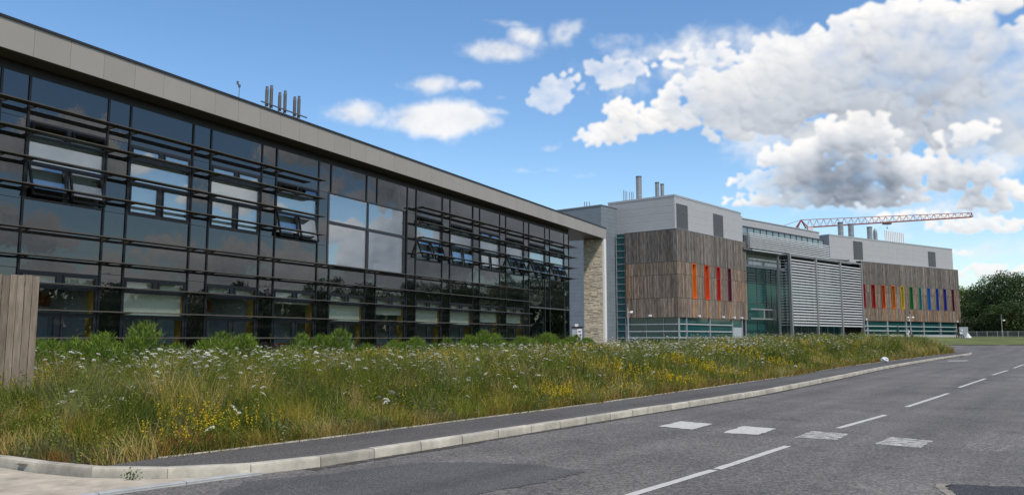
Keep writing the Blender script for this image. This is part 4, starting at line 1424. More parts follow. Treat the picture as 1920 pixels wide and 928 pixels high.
MB().bar((c[0], c[1], c[2] - .5), (c[0], c[1], c[2] - 1.5), .05).bar((c[0], c[1], c[2] - 1.5), (c[0], c[1], c[2] - 2.0), .22, 6, r2=.05).build('hook', 'metal_dark', crane)

# ------------------------------------------------------------------ slatted timber fence, far left
fdir = R(44)
fd = np.array((math.sin(fdir), math.cos(fdir)))
fe = px_world(69, 600, 15.0)
fence = empty('timber_fence', (fe.x, fe.y, 0), math.pi / 2 - fdir, 'weathered vertical board fence end standing in front of the black glass building', 'fence')
x = 0.0
for i in range(16):
    w_ = random.choice((.112, .118, .124)); top = 2.735 + random.uniform(-.01, .012)
    box('plank', 'fence_wood', fence, x - w_ + .010, x, -.012 + random.uniform(-.004, .004), .014, .05, top, rot=(0, random.uniform(-.003, .003), 0))
    x -= w_
for z in (.5, 1.5, 2.45):
    box('rail', 'fence_wood', fence, x, -.02, .016, .06, z, z + .09)
for xx in (-.12, -1.4):
    box('post', 'fence_wood', fence, xx - .05, xx + .05, .062, .16, -.2, 2.6)

# ------------------------------------------------------------------ small things
# cabinet with purple print between the glass end and the fin
p = px_world(1082, 613, 73)
cab = empty('notice_cabinet', (p.x, p.y, 0), R(-6), 'grey cabinet with flat dark lid and purple printed panel by the slate wall', 'cabinet')
box('body', 'door_grey', cab, -.44, .44, 0, .6, 0, 2.5)
box('lid', 'black', cab, -.52, .52, -.08, .68, 2.5, 2.62)
pn = box('print_panel', 'trim_white', cab, .02, .42, -.03, -.004, 1.2, 2.42)
for a, b, c_, d_ in ((-.12, .12, .30, .42), (-.02, .16, -.02, .14), (-.14, .04, -.34, -.16), (.02, .14, -.5, -.42)):
    box('print', 'purple', pn, a, b, -.018, -.0145, c_, d_)
box('vent', 'lamp_white', cab, -.2, .1, .1, .4, 2.622, 2.86)
# low white rail beside the fin
p = px_world(1152, 642, 64)
rl = empty('low_rail', (p.x, p.y, 0), RZ1, 'low white rail on short posts beside the stone fin', 'rail')
MB().bar((-.9, 0, p.z), (.9, 0, p.z), .05, 8).build('top_rail', 'trim_white', rl)
for xx in (-.8, .8):
    MB().bar((xx, 0, 0), (xx, 0, p.z - .05), .04, 8).build('post', 'trim_white', rl)


def lamp_post(u, Y, vtop, label, arms=1):
    t = px_world(u, vtop, Y)
    g = float(terrain(t.x, Y)) - .1
    o = empty('lamp_post', (t.x, t.y, g), 0, label, 'lamp post', 'lamp posts')
    h = t.z - g
    MB().bar((0, 0, 0), (0, 0, 1.35), .17, 12).bar((0, 0, 1.35), (0, 0, 1.6), .17, 12, r2=.09).build('base', 'metal_mid', o)
    MB().bar((0, 0, 1.6), (0, 0, h - .5), .085, 12, r2=.06).build('pole', 'metal_light', o)
    MB().bar((0, 0, h - .5), (0, 0, h), .16, 12, r2=.12).build('lantern', 'metal_dark', o)
    for s_ in ((1,) if arms == 1 else (-1, 1)):
        MB().bar((0, 0, h - 1.2), (.45 * s_, -.1, h - 1.15), .04, 6).bar((.3 * s_, -.1, h - 1.22), (.62 * s_, -.1, h - 1.14), .15, 8).build('floodlight', 'lamp_white', o)


lamp_post(1177, 104, 568, 'grey lamp post with bulky base at the left corner of the timber block')
lamp_post(1706, 148, 583, 'twin-headed lamp post before the rainbow windows', 2)
lamp_post(1877, 168, 590, 'lone pale lamp post in front of the dark trees')

# white crumpled bag on the pavement
bm_v = []; n_ = 14
p = px_world(1659, 676, 49.5)
m = MB()
rings = []
for i in range(8):
    th = math.pi * (i + .2) / 8.2
    rings.append([(.21 * math.sin(th) * (1 + random.uniform(-.2, .2)) * math.cos(2 * math.pi * j / n_), .19 * math.sin(th) * (1 + random.uniform(-.2, .2)) * math.sin(2 * math.pi * j / n_), .17 - .17 * math.cos(math.pi - th) * (1 + random.uniform(-.1, .1))) for j in range(n_)])
for r_ in rings:
    m.v += r_
for i in range(7):
    for j in range(n_):
        k2 = (j + 1) % n_
        m.f.append((i * n_ + j, i * n_ + k2, (i + 1) * n_ + k2, (i + 1) * n_ + j)); m.c.append(None)
m.f.append(tuple(range(n_))[::-1]); m.c.append(None); m.f.append(tuple(range(7 * n_, 8 * n_))); m.c.append(None)
bag = m.build('white_bag', 'white_sack', loc=(p.x, p.y, .12))
tag(bag, 'white crumpled bag lying on the pavement at the meadow edge', 'bag')

# at the far end: cabinet, motorcycle, white sack heap, parasol, seated person
p = px_world(1806, 622, 140)
g = float(terrain(p.x, p.y))
eq = empty('equipment_cabinet', (p.x, p.y, g), R(-20), 'grey service cabinet at the right end of the timber building', 'cabinet')
box('body', 'metal_light', eq, -.55, .75, 0, .7, 0, 1.85)
box('door', 'door_grey', eq, -.5, .05, -.02, -.002, .1, 1.75)
box('door', 'door_grey', eq, .1, .7, -.02, -.002, .1, 1.75)
MB().bar((-.15, -.03, 1.3), (-.15, -.05, 1.3), .16, 12).build('disc_sign', 'lamp_white', eq)
p = px_world(1800, 628, 136)
g = float(terrain(p.x, p.y))
mc = empty('motorcycle', (p.x, p.y, g), R(25), 'small black and white motorcycle parked by the service cabinet', 'motorcycle')
for xx in (-.62, .62):
    w = MB()
    for i in range(16):
        a, b = 2 * math.pi * i / 16, 2 * math.pi * (i + 1) / 16
        w.bar((xx + .27 * math.cos(a), 0, .31 + .27 * math.sin(a)), (xx + .27 * math.cos(b), 0, .31 + .27 * math.sin(b)), .055, 6)
    w.build('wheel', 'black', mc)
MB().bar((.62, 0, .31), (.40, 0, .95), .04, 6).bar((.40, -.3, .98), (.40, .3, .98), .025, 6).build('fork', 'metal_mid', mc)
MB().box(-.35, .3, -.12, .12, .35, .62).build('engine', 'metal_dark', mc)
MB().bar((-.1, 0, .78), (.38, 0, .86), .17, 8, r2=.13).build('tank', 'lamp_white', mc)
MB().bar((-.75, 0, .82), (-.1, 0, .76), .12, 8).build('seat', 'black', mc)
MB().box(.42, .56, -.13, .13, .78, 1.1).build('headlamp', 'lamp_white', mc)
p = px_world(1815, 634, 138)
m = MB()
for i in range(5):
    m.bar((0, 0, .18 * i), (0, 0, .18 * (i + 1)), .62 - .12 * i, 10, r2=.62 - .12 * (i + 1) + .02, cap=(i in (0, 4)))
hp = m.build('sack_heap', 'white_sack', loc=(p.x, p.y, float(terrain(p.x, p.y))))
tag(hp, 'small white sheeted heap on the lawn right of the motorcycle', 'heap')
p = px_world(1682.5, 609, 146)
g = float(terrain(p.x, p.y))
ps = empty('parasol', (p.x, p.y, g), 0, 'furled dark green parasol in front of the ground floor windows', 'parasol')
MB().bar((0, 0, 0), (0, 0, p.z - g), .03, 8).build('pole', 'metal_mid', ps)
h = p.z - g
MB().bar((0, 0, h - 1.75), (0, 0, h - 1.3), .20, 10, r2=.24).bar((0, 0, h - 1.3), (0, 0, h - .05), .24, 10, r2=.04).build('canopy', 'canvas', ps)
p = px_world(1704, 626, 143)
g = float(terrain(p.x, p.y))
bench = empty('bench', (p.x, p.y, g), R(10), 'low grey bench behind the meadow under the seated person', 'bench')
box('seat', 'metal_mid', bench, -.8, .8, -.2, .25, .42, .48)
for xx in (-.7, .7):
    box('leg', 'metal_dark', bench, xx - .04, xx + .04, -.15, .2, 0, .42)
pts = {'pelvis': ((0, 0, .58), .15), 'belly': ((0, -.02, .80), .145), 'chest': ((0, -.06, 1.02), .165), 'neck': ((0, -.10, 1.20), .06), 'head0': ((.0, -.13, 1.30), .085), 'head1': ((0, -.14, 1.42), .085),
       'ls': ((-.19, -.06, 1.10), .07), 'le': ((-.27, -.18, .86), .05), 'lh': ((-.16, -.38, .78), .04), 'rs': ((.19, -.06, 1.10), .07), 're': ((.27, -.18, .86), .05), 'rh': ((.16, -.38, .78), .04),
       'lk': ((-.11, -.44, .54), .08), 'lf': ((-.11, -.46, .10), .05), 'lt': ((-.11, -.60, .05), .045), 'rk': ((.11, -.44, .54), .08), 'rf': ((.11, -.46, .10), .05), 'rt': ((.11, -.60, .05), .045)}
ed = [('pelvis', 'belly'), ('belly', 'chest'), ('chest', 'neck'), ('neck', 'head0'), ('head0', 'head1'), ('chest', 'ls'), ('ls', 'le'), ('le', 'lh'), ('chest', 'rs'), ('rs', 're'), ('re', 'rh'), ('pelvis', 'lk'), ('lk', 'lf'), ('lf', 'lt'), ('pelvis', 'rk'), ('rk', 'rf'), ('rf', 'rt')]
nm = list(pts)
me = bpy.data.meshes.new('person')
me.from_pydata([pts[k][0] for k in nm], [(nm.index(a), nm.index(b)) for a, b in ed], [])
person = link('person', me, None, None, (p.x, p.y, g), (0, 0, R(-60)))
sk = person.modifiers.new('skin', 'SKIN')
for i, k in enumerate(nm):
    me.skin_vertices[0].data[i].radius = (pts[k][1], pts[k][1])
me.skin_vertices[0].data[0].use_root = True
person.modifiers.new('sub', 'SUBSURF').render_levels = 1
me.materials.append(MATS['shirt'])
tag(person, 'person in a white top sitting in front of the rainbow windows', 'person')
hd = MB()
for i in range(5):
    hd.bar((0, -.13, 1.40 + .03 * i), (0, -.13, 1.43 + .03 * i), .10 - .004 * i * i, 10, r2=.10 - .004 * (i + 1) ** 2)
hd.build('hair', 'hair', person)

# ------------------------------------------------------------------ foliage generators
def polydist(x, y, P):
    d = np.full(len(x), 1e9)
    for q in P:
        d = np.minimum(d, (x - q[0]) ** 2 + (y - q[1]) ** 2)
    return np.sqrt(d)


def inside(x, y, poly):
    r = np.zeros(len(x), bool); n = len(poly)
    for i in range(n):
        x0, y0 = poly[i]; x1, y1 = poly[(i + 1) % n]
        if y0 == y1:
            continue
        c = ((y0 > y) != (y1 > y)) & (x < (x1 - x0) * (y - y0) / (y1 - y0) + x0)
        r ^= c
    return r


class Bunch:
    """collects leaf-sized faces with a colour each, as one mesh"""
    def __init__(s):
        s.V = []; s.C = []; s.Q = []; s.T = []; s.n = 0

    def blades(s, P, D, L, W, C, bend=.25):
        """tapered two-segment blades: base P, direction D, length L, width W, colour C"""
        n = len(P)
        D = D / np.linalg.norm(D, axis=1)[:, None]
        a = rng.uniform(0, 2 * np.pi, n)
        side = np.stack([np.cos(a), np.sin(a), np.zeros(n)], 1)
        side -= D * (side * D).sum(1)[:, None]
        side /= np.linalg.norm(side, axis=1)[:, None] + 1e-9
        b = rng.uniform(0, 2 * np.pi, n)
        bd = np.stack([np.cos(b), np.sin(b), np.full(n, -.25)], 1) * (L * bend * rng.uniform(.2, 1, n))[:, None]
        w = side * (W / 2)[:, None]
        mid = P + D * (L * .55)[:, None] + bd * .3
        tip = P + D * L[:, None] + bd
        V = np.stack([P - w, P + w, mid + w * .8, mid - w * .8, tip], 1).reshape(-1, 3)
        i = np.arange(n) * 5 + s.n
        s.Q.append(np.stack([i, i + 1, i + 2, i + 3], 1)); s.T.append(np.stack([i + 3, i + 2, i + 4], 1))
        s.V.append(V); s.C.append(np.repeat(C, 5, axis=0)); s.n += n * 5
        return tip

    def flakes(s, P, N, S, C, asp=1.0):
        """small quads facing N"""
        n = len(P)
        N = N / (np.linalg.norm(N, axis=1)[:, None] + 1e-9)
        r = rng.normal(size=(n, 3))
        a = np.cross(N, r); a /= np.linalg.norm(a, axis=1)[:, None] + 1e-9
        b = np.cross(N, a)
        a = a * (S / 2)[:, None]; b = b * (S / 2 * asp)[:, None]
        V = np.stack([P - a * .9, P - b, P + a, P + b], 1).reshape(-1, 3)
        i = np.arange(n) * 4 + s.n
        s.Q.append(np.stack([i, i + 1, i + 2, i + 3], 1))
        s.V.append(V); s.C.append(np.repeat(C, 4, axis=0)); s.n += n * 4

    def build(s, name, mat, parent=None):
        F = []
        if s.Q:
            F.append(np.concatenate(s.Q))
        if s.T:
            F.append(np.concatenate(s.T))
        return np_mesh(name, np.concatenate(s.V), F, np.concatenate(s.C), mat, parent)


def tone(base, n, v=.25, hue=.12):
    c = np.array(base)[None, :] * rng.uniform(1 - v, 1 + v, (n, 1))
    return np.clip(c * rng.uniform(1 - hue, 1 + hue, (n, 3)), 0, 1)


# ------------------------------------------------------------------ the wild meadow
D1x, D1y = math.sin(B1), math.cos(B1)
inner_c = resample(INNER, 1.0)
WEST = [(38.5, 93.2), (34, 90), (25, 79), (15.5, 67), (9.3, 58.2), (7.3, 57.2), loc1(30, -1.2, 0)[:2], loc1(10, -1.2, 0)[:2], loc1(-2, -1.2, 0)[:2], (-14.5, 16.5)]
MEADOW = [(-13.6, 14.85), (-9.6, 12.35), (-7.6, 11.2), (-6.3, 10.55), (-5.55, 10.1), (-4.9, 9.8)] + INNER[1:] + WEST
edge_pts = np.concatenate([inner_c, resample([(-13.6, 14.85), (-9.6, 12.35), (-7.6, 11.2), (-6.3, 10.55), (-4.9, 9.75)], 1.0)])


def mound(x, y, d=None):
    d = polydist(x, y, edge_pts) if d is None else d
    return .085 + .33 * sstep(.1, 5, d) + .30 * sstep(35, 70, y) * sstep(.1, 2.5, d) + terrain(x, y) + .06 * (vnoise(x, y, 1.3, 5) - .5) * sstep(.5, 2, d)


gx, gy = np.meshgrid(np.arange(-15, 47, .5), np.arange(9, 94, .5))
shape = gx.shape
fx, fy = gx.ravel(), gy.ravel()
gz = mound(fx, fy)
i, j = np.meshgrid(np.arange(shape[1] - 1), np.arange(shape[0] - 1))
a = (j * shape[1] + i).ravel()
ins = inside(fx[a] + .25, fy[a] + .25, MEADOW)
a = a[ins]
mg = np_mesh('meadow_ground', np.stack([fx, fy, gz], 1), [np.stack([a, a + 1, a + shape[1] + 1, a + shape[1]], 1)], None, 'soil')
tag(mg, kind='structure')


def scatter(n, y0, y1):
    """n random meadow spots between two depths, plus ground height and distance to the path"""
    out = []
    got = 0
    while got < n:
        k = max(4000, int((n - got) * 2.5))
        y = rng.uniform(y0, y1, k)
        # only the strip that can be inside
        xr = np.interp(y, [9, 26, 45, 94], [-2, 9, 20.5, 52]); xl = np.interp(y, [9, 17, 57, 94], [-15, -14, 5, 32])
        x = rng.uniform(0, 1, k) * (xr - xl) + xl
        ok = inside(x, y, MEADOW)
        out.append(np.stack([x[ok], y[ok]], 1)); got += ok.sum()
    P = np.concatenate(out)[:n]
    d = polydist(P[:, 0], P[:, 1], edge_pts)
    return P[:, 0], P[:, 1], mound(P[:, 0], P[:, 1], d), d


FRESH, OLIVE, GREY, STRAW, RUST = (.138, .164, .020), (.240, .205, .032), (.180, .195, .082), (.40, .31, .11), (.265, .132, .040)
DEEP = (.076, .110, .018)


def patches(x, y, cell):
    """nearest of a field of jittered centres: a random number per patch (two of them) and the distance to its centre"""
    xi = np.floor(x / cell).astype(int); yi = np.floor(y / cell).astype(int)
    best = np.full(len(x), 1e9); r1 = np.zeros(len(x)); r2 = np.zeros(len(x))

    def hsh(a, b, k):
        n = (a * 374761393 + b * 668265263 + k * 362437) & 0x7fffffff
        n = ((n ^ (n >> 13)) * 1274126177) & 0x7fffffff
        return ((n ^ (n >> 16)) & 0xffff) / 65535.0
    for i in (-1, 0, 1):
        for j in (-1, 0, 1):
            a, b = xi + i, yi + j
            dx = (a + hsh(a, b, 1)) * cell - x; dy = (b + hsh(a, b, 2)) * cell - y
            q = dx * dx + dy * dy
            m = q < best
            best = np.where(m, q, best); r1 = np.where(m, hsh(a, b, 3), r1); r2 = np.where(m, hsh(a, b, 4), r2)
    return r1, r2, np.sqrt(best) / cell


grass, dry = Bunch(), Bunch()
for (n, y0, y1, wmul) in ((95000, 9.3, 20, 1.0), (90000, 20, 36, 1.7), (60000, 36, 58, 2.8), (45000, 58, 93, 4.5)):
    x, y, z, d = scatter(n, y0, y1)
    kind, rnd, pd = patches(x, y, .62 if y0 < 30 else 1.05)
    front = 1 - sstep(.1, 2.2, d + .5 * (rnd - .5))
    # what grows in each patch: fresh, dark, grey-green, olive, straw, rust
    wt = np.stack([.30 - .16 * front, .24 - .18 * front, .17 - .05 * front, .17 + .10 * front, .09 + .17 * front, .03 + .12 * front], 1)
    cw = np.cumsum(wt / wt.sum(1)[:, None], 1)
    sp_k = (kind[:, None] > cw).sum(1).clip(0, 5)
    stray = rng.uniform(0, 1, n) < .26
    sp_k = np.where(stray, (rng.uniform(0, 1, (n, 1)) > cw).sum(1).clip(0, 5), sp_k)
    isdry = sp_k >= 4
    base_c = np.array([FRESH, DEEP, GREY, OLIVE, STRAW, RUST])[sp_k]
    hk = np.array([1.0, .95, .92, .95, 1.05, .72])[sp_k]
    dome = 1.12 - .38 * np.clip(pd, 0, 1) ** 1.5
    h = (.34 + .42 * sstep(.1, 3.0, d) + .42 * sstep(50, 75, y)) * hk * dome * (.68 + .62 * rnd) * rng.uniform(.6, 1.18, n)
    lean = rng.normal(size=(n, 2)) * np.where(isdry, .28, .2)[:, None] + (np.stack([np.cos(rnd * 40), np.sin(rnd * 40)], 1) * .22)
    D = np.stack([lean[:, 0], lean[:, 1], np.ones(n)], 1)
    W = rng.uniform(.005, .011, n) * wmul * np.array([1.1, 1.5, 1.15, 1.0, .8, 1.1])[sp_k]
    C = base_c * (.72 + .56 * rnd)[:, None] * rng.uniform(.65, 1.35, (n, 1)) * rng.uniform(.9, 1.1, (n, 3))
    P = np.stack([x, y, z - .03], 1)
    for B_, msk in ((grass, ~isdry), (dry, isdry)):
        tips = B_.blades(P[msk], D[msk], h[msk], W[msk], C[msk], .35)
        if B_ is dry:
            # loose seed heads on a share of the dry stalks
            k = rng.uniform(0, 1, len(tips)) < .35
            t = tips[k]
            for q in range(3):
                dry.flakes(t + rng.normal(size=t.shape) * .018 - np.array([0, 0, .035 * q]), rng.normal(size=t.shape), rng.uniform(.012, .024, len(t)) * wmul ** .8, C[msk][k] * 1.1, .5)
# ragged low growth creeping over the path edging
q = resample(INNER[1:], .012)
q = q[rng.uniform(0, 1, len(q)) < np.clip(22 / np.maximum(q[:, 1], 10), .25, 1)]
n = len(q); tq = np.gradient(q, axis=0); tq /= np.linalg.norm(tq, axis=1)[:, None] + 1e-9
nrm = np.stack([-tq[:, 1], tq[:, 0]], 1)
cr = sstep(.35, .75, vnoise(q[:, 0], q[:, 1], 1.4, 31))
offs = rng.uniform(-.02, .22, n) - .16 * cr * rng.uniform(0, 1, n)
P = np.concatenate([q + nrm * offs[:, None], np.full((n, 1), .11)], 1)
D = np.concatenate([-nrm * rng.uniform(.1, .9, (n, 1)) + rng.normal(size=(n, 2)) * .3, np.ones((n, 1))], 1)
mixc = rng.uniform(0, 1, (n, 1))
C = np.where(mixc < .45, np.array(OLIVE), np.where(mixc < .75, np.array(STRAW) * .8, np.array(RUST))) * rng.uniform(.6, 1.25, (n, 1))
dry.blades(P, D, rng.uniform(.08, .34, n), rng.uniform(.006, .012, n) * np.clip(q[:, 1] / 16, 1, 3), C, .5)
# leafy herbs: stems with small leaves, mid height
for (n, y0, y1, sz) in ((1500, 9.5, 20, 1.0), (1700, 20, 36, 1.5), (1300, 36, 58, 2.2), (1000, 58, 93, 3.4)):
    x, y, z, d = scatter(n, y0, y1)
    hh = (.35 + .45 * sstep(0, 2.5, d)) * rng.uniform(.6, 1.15, n)
    k = 26
    t = rng.uniform(.1, 1, (n, k))
    r = .05 + .10 * (1 - t)
    an = rng.uniform(0, 6.28, (n, k))
    lean = rng.normal(size=(n, 2)) * .12
    px = x[:, None] + lean[:, :1] * t + np.cos(an) * r * rng.uniform(.3, 1, (n, k)); py = y[:, None] + lean[:, 1:] * t + np.sin(an) * r * rng.uniform(.3, 1, (n, k)); pz = z[:, None] + t * hh[:, None]
    P = np.stack([px, py, pz], 2).reshape(-1, 3)
    base = np.where(rng.uniform(0, 1, (n, 1)) < .75, np.array([FRESH]), np.array([GREY]))
    C = np.repeat(base * rng.uniform(.6, 1.3, (n, 1)), k, axis=0)
    N = np.stack([np.cos(an).ravel(), np.sin(an).ravel(), np.full(n * k, .8)], 1) + rng.normal(size=(n * k, 3)) * .4
    grass.flakes(P, N, rng.uniform(.03, .06, n * k) * sz ** .7, C, .45)
go_ = grass.build('meadow_grass', 'meadow')
tag(go_, 'tall green grasses and leafy herbs filling the wild meadow strip', 'grass', kind='stuff')
do_ = dry.build('dry_meadow_grass', 'meadow')
tag(do_, 'dry straw and rust coloured grasses mixed through the meadow', 'grass', kind='stuff')

# wild carrot: thin stems with flat white flower heads
wf = Bunch()
for (n, y0, y1, sz) in ((300, 9.8, 20, 1.0), (1250, 15, 36, 1.0), (1500, 33, 58, 1.25), (700, 56, 93, 1.7)):
    x, y, z, d = scatter(n * 3, y0, y1)
    keep = rng.uniform(0, 1, len(x)) < (.10 + .90 * sstep(1.0, 4.6, d)) * (.2 + .8 * sstep(.35, .65, vnoise(x, y, 1.6, 21)))
    x, y, z, d = (q[keep][:n] for q in (x, y, z, d)); n = len(x)
    hh = (.50 + .34 * sstep(.5, 4, d)) * (1 + .4 * sstep(45, 75, y)) * rng.uniform(.65, 1.18, n)
    lean = rng.normal(size=(n, 2)) * .12
    P = np.stack([x, y, z], 1); D = np.stack([lean[:, 0], lean[:, 1], np.ones(n)], 1)
    tip = wf.blades(P, D, hh, np.full(n, .006) * sz, tone((.10, .13, .04), n), .05)
    rad = rng.uniform(.024, .060, n) * sz ** .6
    tilt = rng.normal(size=(n, 2)) * .28
    k = 15
    an = np.arange(k) * 2.4; rr = np.sqrt((np.arange(k) + .4) / k)
    ox = (np.cos(an) * rr)[None, :] * rad[:, None]; oy = (np.sin(an) * rr)[None, :] * rad[:, None]
    oz = ox * tilt[:, :1] + oy * tilt[:, 1:] - (rr ** 2)[None, :] * rad[:, None] * .35
    H = np.stack([tip[:, None, 0] + ox, tip[:, None, 1] + oy, tip[:, None, 2] + oz], 2).reshape(-1, 3)
    N = np.stack([np.repeat(-tilt[:, 0], k), np.repeat(-tilt[:, 1], k), np.ones(n * k)], 1) + rng.normal(size=(n * k, 3)) * .25
    wf.flakes(H, N, np.repeat(rad, k) * .62, tone((.62, .62, .55), n * k, .12, .03), .9)
    # a few green rays below the head
    for q in range(5):
        sel = rng.integers(0, k, n)
        tgt = H.reshape(n, k, 3)[np.arange(n), sel]
        b0 = tip - np.array([0, 0, 1]) * (rad * 1.6)[:, None]
        wf.blades(b0, tgt - b0, np.linalg.norm(tgt - b0, axis=1), np.full(n, .003) * sz, tone((.11, .14, .05), n), .02)
wo_ = wf.build('white_meadow_flowers', 'meadow')
tag(wo_, 'flat white wild carrot flower heads floating above the meadow', 'flowers', kind='stuff')

# yellow flower spikes in loose drifts
yf = Bunch()
DR = [px_world(u, v, 1.05 * 1529 / (v - 634)) for u, v in ((392, 772), (372, 785), (415, 768), (300, 800), (480, 808), (560, 800), (1038, 722), (1022, 738), (1075, 742), (1050, 760), (750, 775), (735, 790), (610, 795), (1285, 688), (1270, 700), (1055, 672),
                                                       (1150, 700), (1165, 720), (860, 765), (905, 750), (1500, 662), (15, 742), (1335, 690), (960, 745), (985, 755), (1580, 660), (1440, 678), (1120, 672), (700, 700), (560, 690), (1360, 672), (820, 700), (1230, 712))]
xs_, ys_ = [], []
for q in DR:
    n = 26 if q.y < 14 else 52
    sp = .17 + q.y * .011
    xs_.append(q.x + rng.normal(size=n) * sp * 1.2); ys_.append(q.y + rng.normal(size=n) * sp)
x, y, z, d = scatter(170, 9.5, 60)
xs_.append(x); ys_.append(y)
x = np.concatenate(xs_); y = np.concatenate(ys_)
ok = inside(x, y, MEADOW); x = x[ok]; y = y[ok]
d = polydist(x, y, edge_pts); z = mound(x, y, d)
n = len(x)
hh = (.44 + .36 * sstep(.3, 3.0, d)) * rng.uniform(.75, 1.2, n)
P = np.stack([x, y, z], 1); lean = rng.normal(size=(n, 2)) * .14
tip = yf.blades(P, np.stack([lean[:, 0], lean[:, 1], np.ones(n)], 1), hh, np.full(n, .008), tone((.16, .17, .03), n), .05)
k = 30
t = rng.uniform(.38, 1, (n, k))
rad = (.012 + .035 * (1 - t)) * rng.uniform(.3, 1.2, (n, k))
an = rng.uniform(0, 6.28, (n, k))
H = P[:, None, :] + (tip - P)[:, None, :] * t[:, :, None] + np.stack([np.cos(an) * rad, np.sin(an) * rad, np.zeros((n, k))], 2)
far = np.repeat(np.clip(y / 16, 1, 2.6), k)
yf.flakes(H.reshape(-1, 3), rng.normal(size=(n * k, 3)) + np.array([0, 0, .6]), rng.uniform(.016, .030, n * k) * far, np.where((t.ravel() < .58)[:, None], tone((.22, .25, .03), n * k, .3, .1), tone((.56, .42, .02), n * k, .3, .1)), .8)
yo_ = yf.build('yellow_meadow_flowers', 'meadow')
tag(yo_, 'yellow flower spikes in drifts along the front of the meadow', 'flowers', kind='stuff')

# weed growing at the kerb foot
p = px_world(248, 893, 9.32)
wd = Bunch(); n = 60
pos = np.array([p.x, p.y - .02, .03]) + np.abs(rng.normal(size=(n, 3))) * np.array([0, 0, .05]) + rng.normal(size=(n, 3)) * np.array([.055, .025, .0])
wd.flakes(pos, rng.normal(size=(n, 3)) + np.array([0, -.5, 1]), rng.uniform(.018, .036, n), tone((.06, .11, .025), n), .7)
ws = Bunch()
ws.blades(np.repeat([[p.x, p.y - .02, .01]], 10, 0), np.stack([rng.normal(size=10) * .7, rng.normal(size=10) * .3, np.ones(10)], 1), rng.uniform(.06, .11, 10), np.full(10, .004), tone((.08, .11, .03), 10), .2)
weed = empty('kerb_weed', (0, 0, 0), 0, 'small green weed growing at the foot of the kerb', 'weed')
tag(wd.build('leaves', 'leaf', weed), kind='stuff')
tag(ws.build('stems', 'leaf', weed), kind='stuff')

# ------------------------------------------------------------------ shrubs along the black glass front
SHR = [(.1, 2.2, 1.60, 'broad green shrub beside the timber fence'), (2.0, 3.5, 1.88, 'upright green shrub right of the one beside the fence'), (4.4, 7.4, 1.84, 'rounded green shrub second clump from the fence'), (9.1, 11.9, 1.72, 'rounded green shrub third clump from the fence'),
       (14.0, 17.4, 1.52, 'low green shrub under the large light-coloured window'), (19.3, 22.8, 1.82, 'green shrub with a pointed top under the open windows'), (23.0, 27.2, 1.62, 'low green shrub in the hedge run, nearest of three'),
       (26.6, 31.0, 1.78, 'green shrub in the hedge run, middle of three'), (30.6, 36.2, 1.62, 'green shrub in the hedge run before the entrance glass')]
for (a, b, top, lab_) in SHR:
    cx_, cy_, _ = loc1((a + b) / 2, -2.5, 0)
    o = empty('shrub', (cx_, cy_, .3), RZ1, lab_, 'shrub', 'shrubs in front of the black glass')
    B_ = Bunch(); rx = (b - a) / 2 * 1.12; h = top - .3 + .12
    n = int(4200 * (b - a))
    nl = int(4 + (b - a) * 2.2)
    lx = np.linspace(-.82, .82, nl) * rx + rng.normal(size=nl) * .12; ly = rng.uniform(-.75, .75, nl); lh = h * (1 - .42 * (lx / rx) ** 2) * rng.uniform(.74, 1.08, nl); lr = rng.uniform(.42, .72, nl)
    pick = rng.integers(0, nl, n)
    th = rng.uniform(0, 2 * np.pi, n); rr = np.sqrt(rng.uniform(.12, 1, n)); zz = rng.uniform(0, 1, n) ** .75
    rad = np.sqrt(np.clip(1 - zz ** 2.4, 0, 1)) * rr * lr[pick]
    P = np.stack([lx[pick] + np.cos(th) * rad, ly[pick] + np.sin(th) * rad, zz * lh[pick] * .93], 1)
    out = np.stack([np.cos(th) * rr * .5, np.sin(th) * rr * .5, np.full(n, 1.0)], 1) + rng.normal(size=(n, 3)) * .36
    C = tone((.105, .175, .026), n, .45, .12)
    yng = (zz > .7)[:, None] & (rng.uniform(0, 1, (n, 1)) < .6)
    C = np.where(yng, C * np.array([1.5, 1.35, 1.1]), C)
    B_.blades(P, out, rng.uniform(.09, .20, n), rng.uniform(.010, .020, n), C, .3)
    k = int(60 * (b - a))                                       # long whippy shoots break the outline
    q_ = rng.integers(0, nl, k)
    Ps = np.stack([lx[q_] + rng.normal(size=k) * .25, ly[q_] + rng.normal(size=k) * .25, lh[q_] * rng.uniform(.55, .92, k)], 1)
    tp = B_.blades(Ps, np.stack([rng.normal(size=k) * .4, rng.normal(size=k) * .4, np.ones(k)], 1), rng.uniform(.12, .26, k), np.full(k, .008), tone((.12, .18, .03), k), .2)
    for q in range(6):
        B_.flakes(Ps + (tp - Ps) * rng.uniform(.4, 1, (k, 1)) + rng.normal(size=(k, 3)) * .02, rng.normal(size=(k, 3)), rng.uniform(.025, .05, k), tone((.14, .21, .035), k), .35)
    B_.build('foliage', 'leaf', o)
    m = MB()
    for q in range(7):
        an_ = random.uniform(0, 6.28)
        m.bar((0, 0, -.1), (math.cos(an_) * rx * .5, math.sin(an_) * .4, h * .6), .018, 5, r2=.006)
    m.build('stems', 'bark', o)


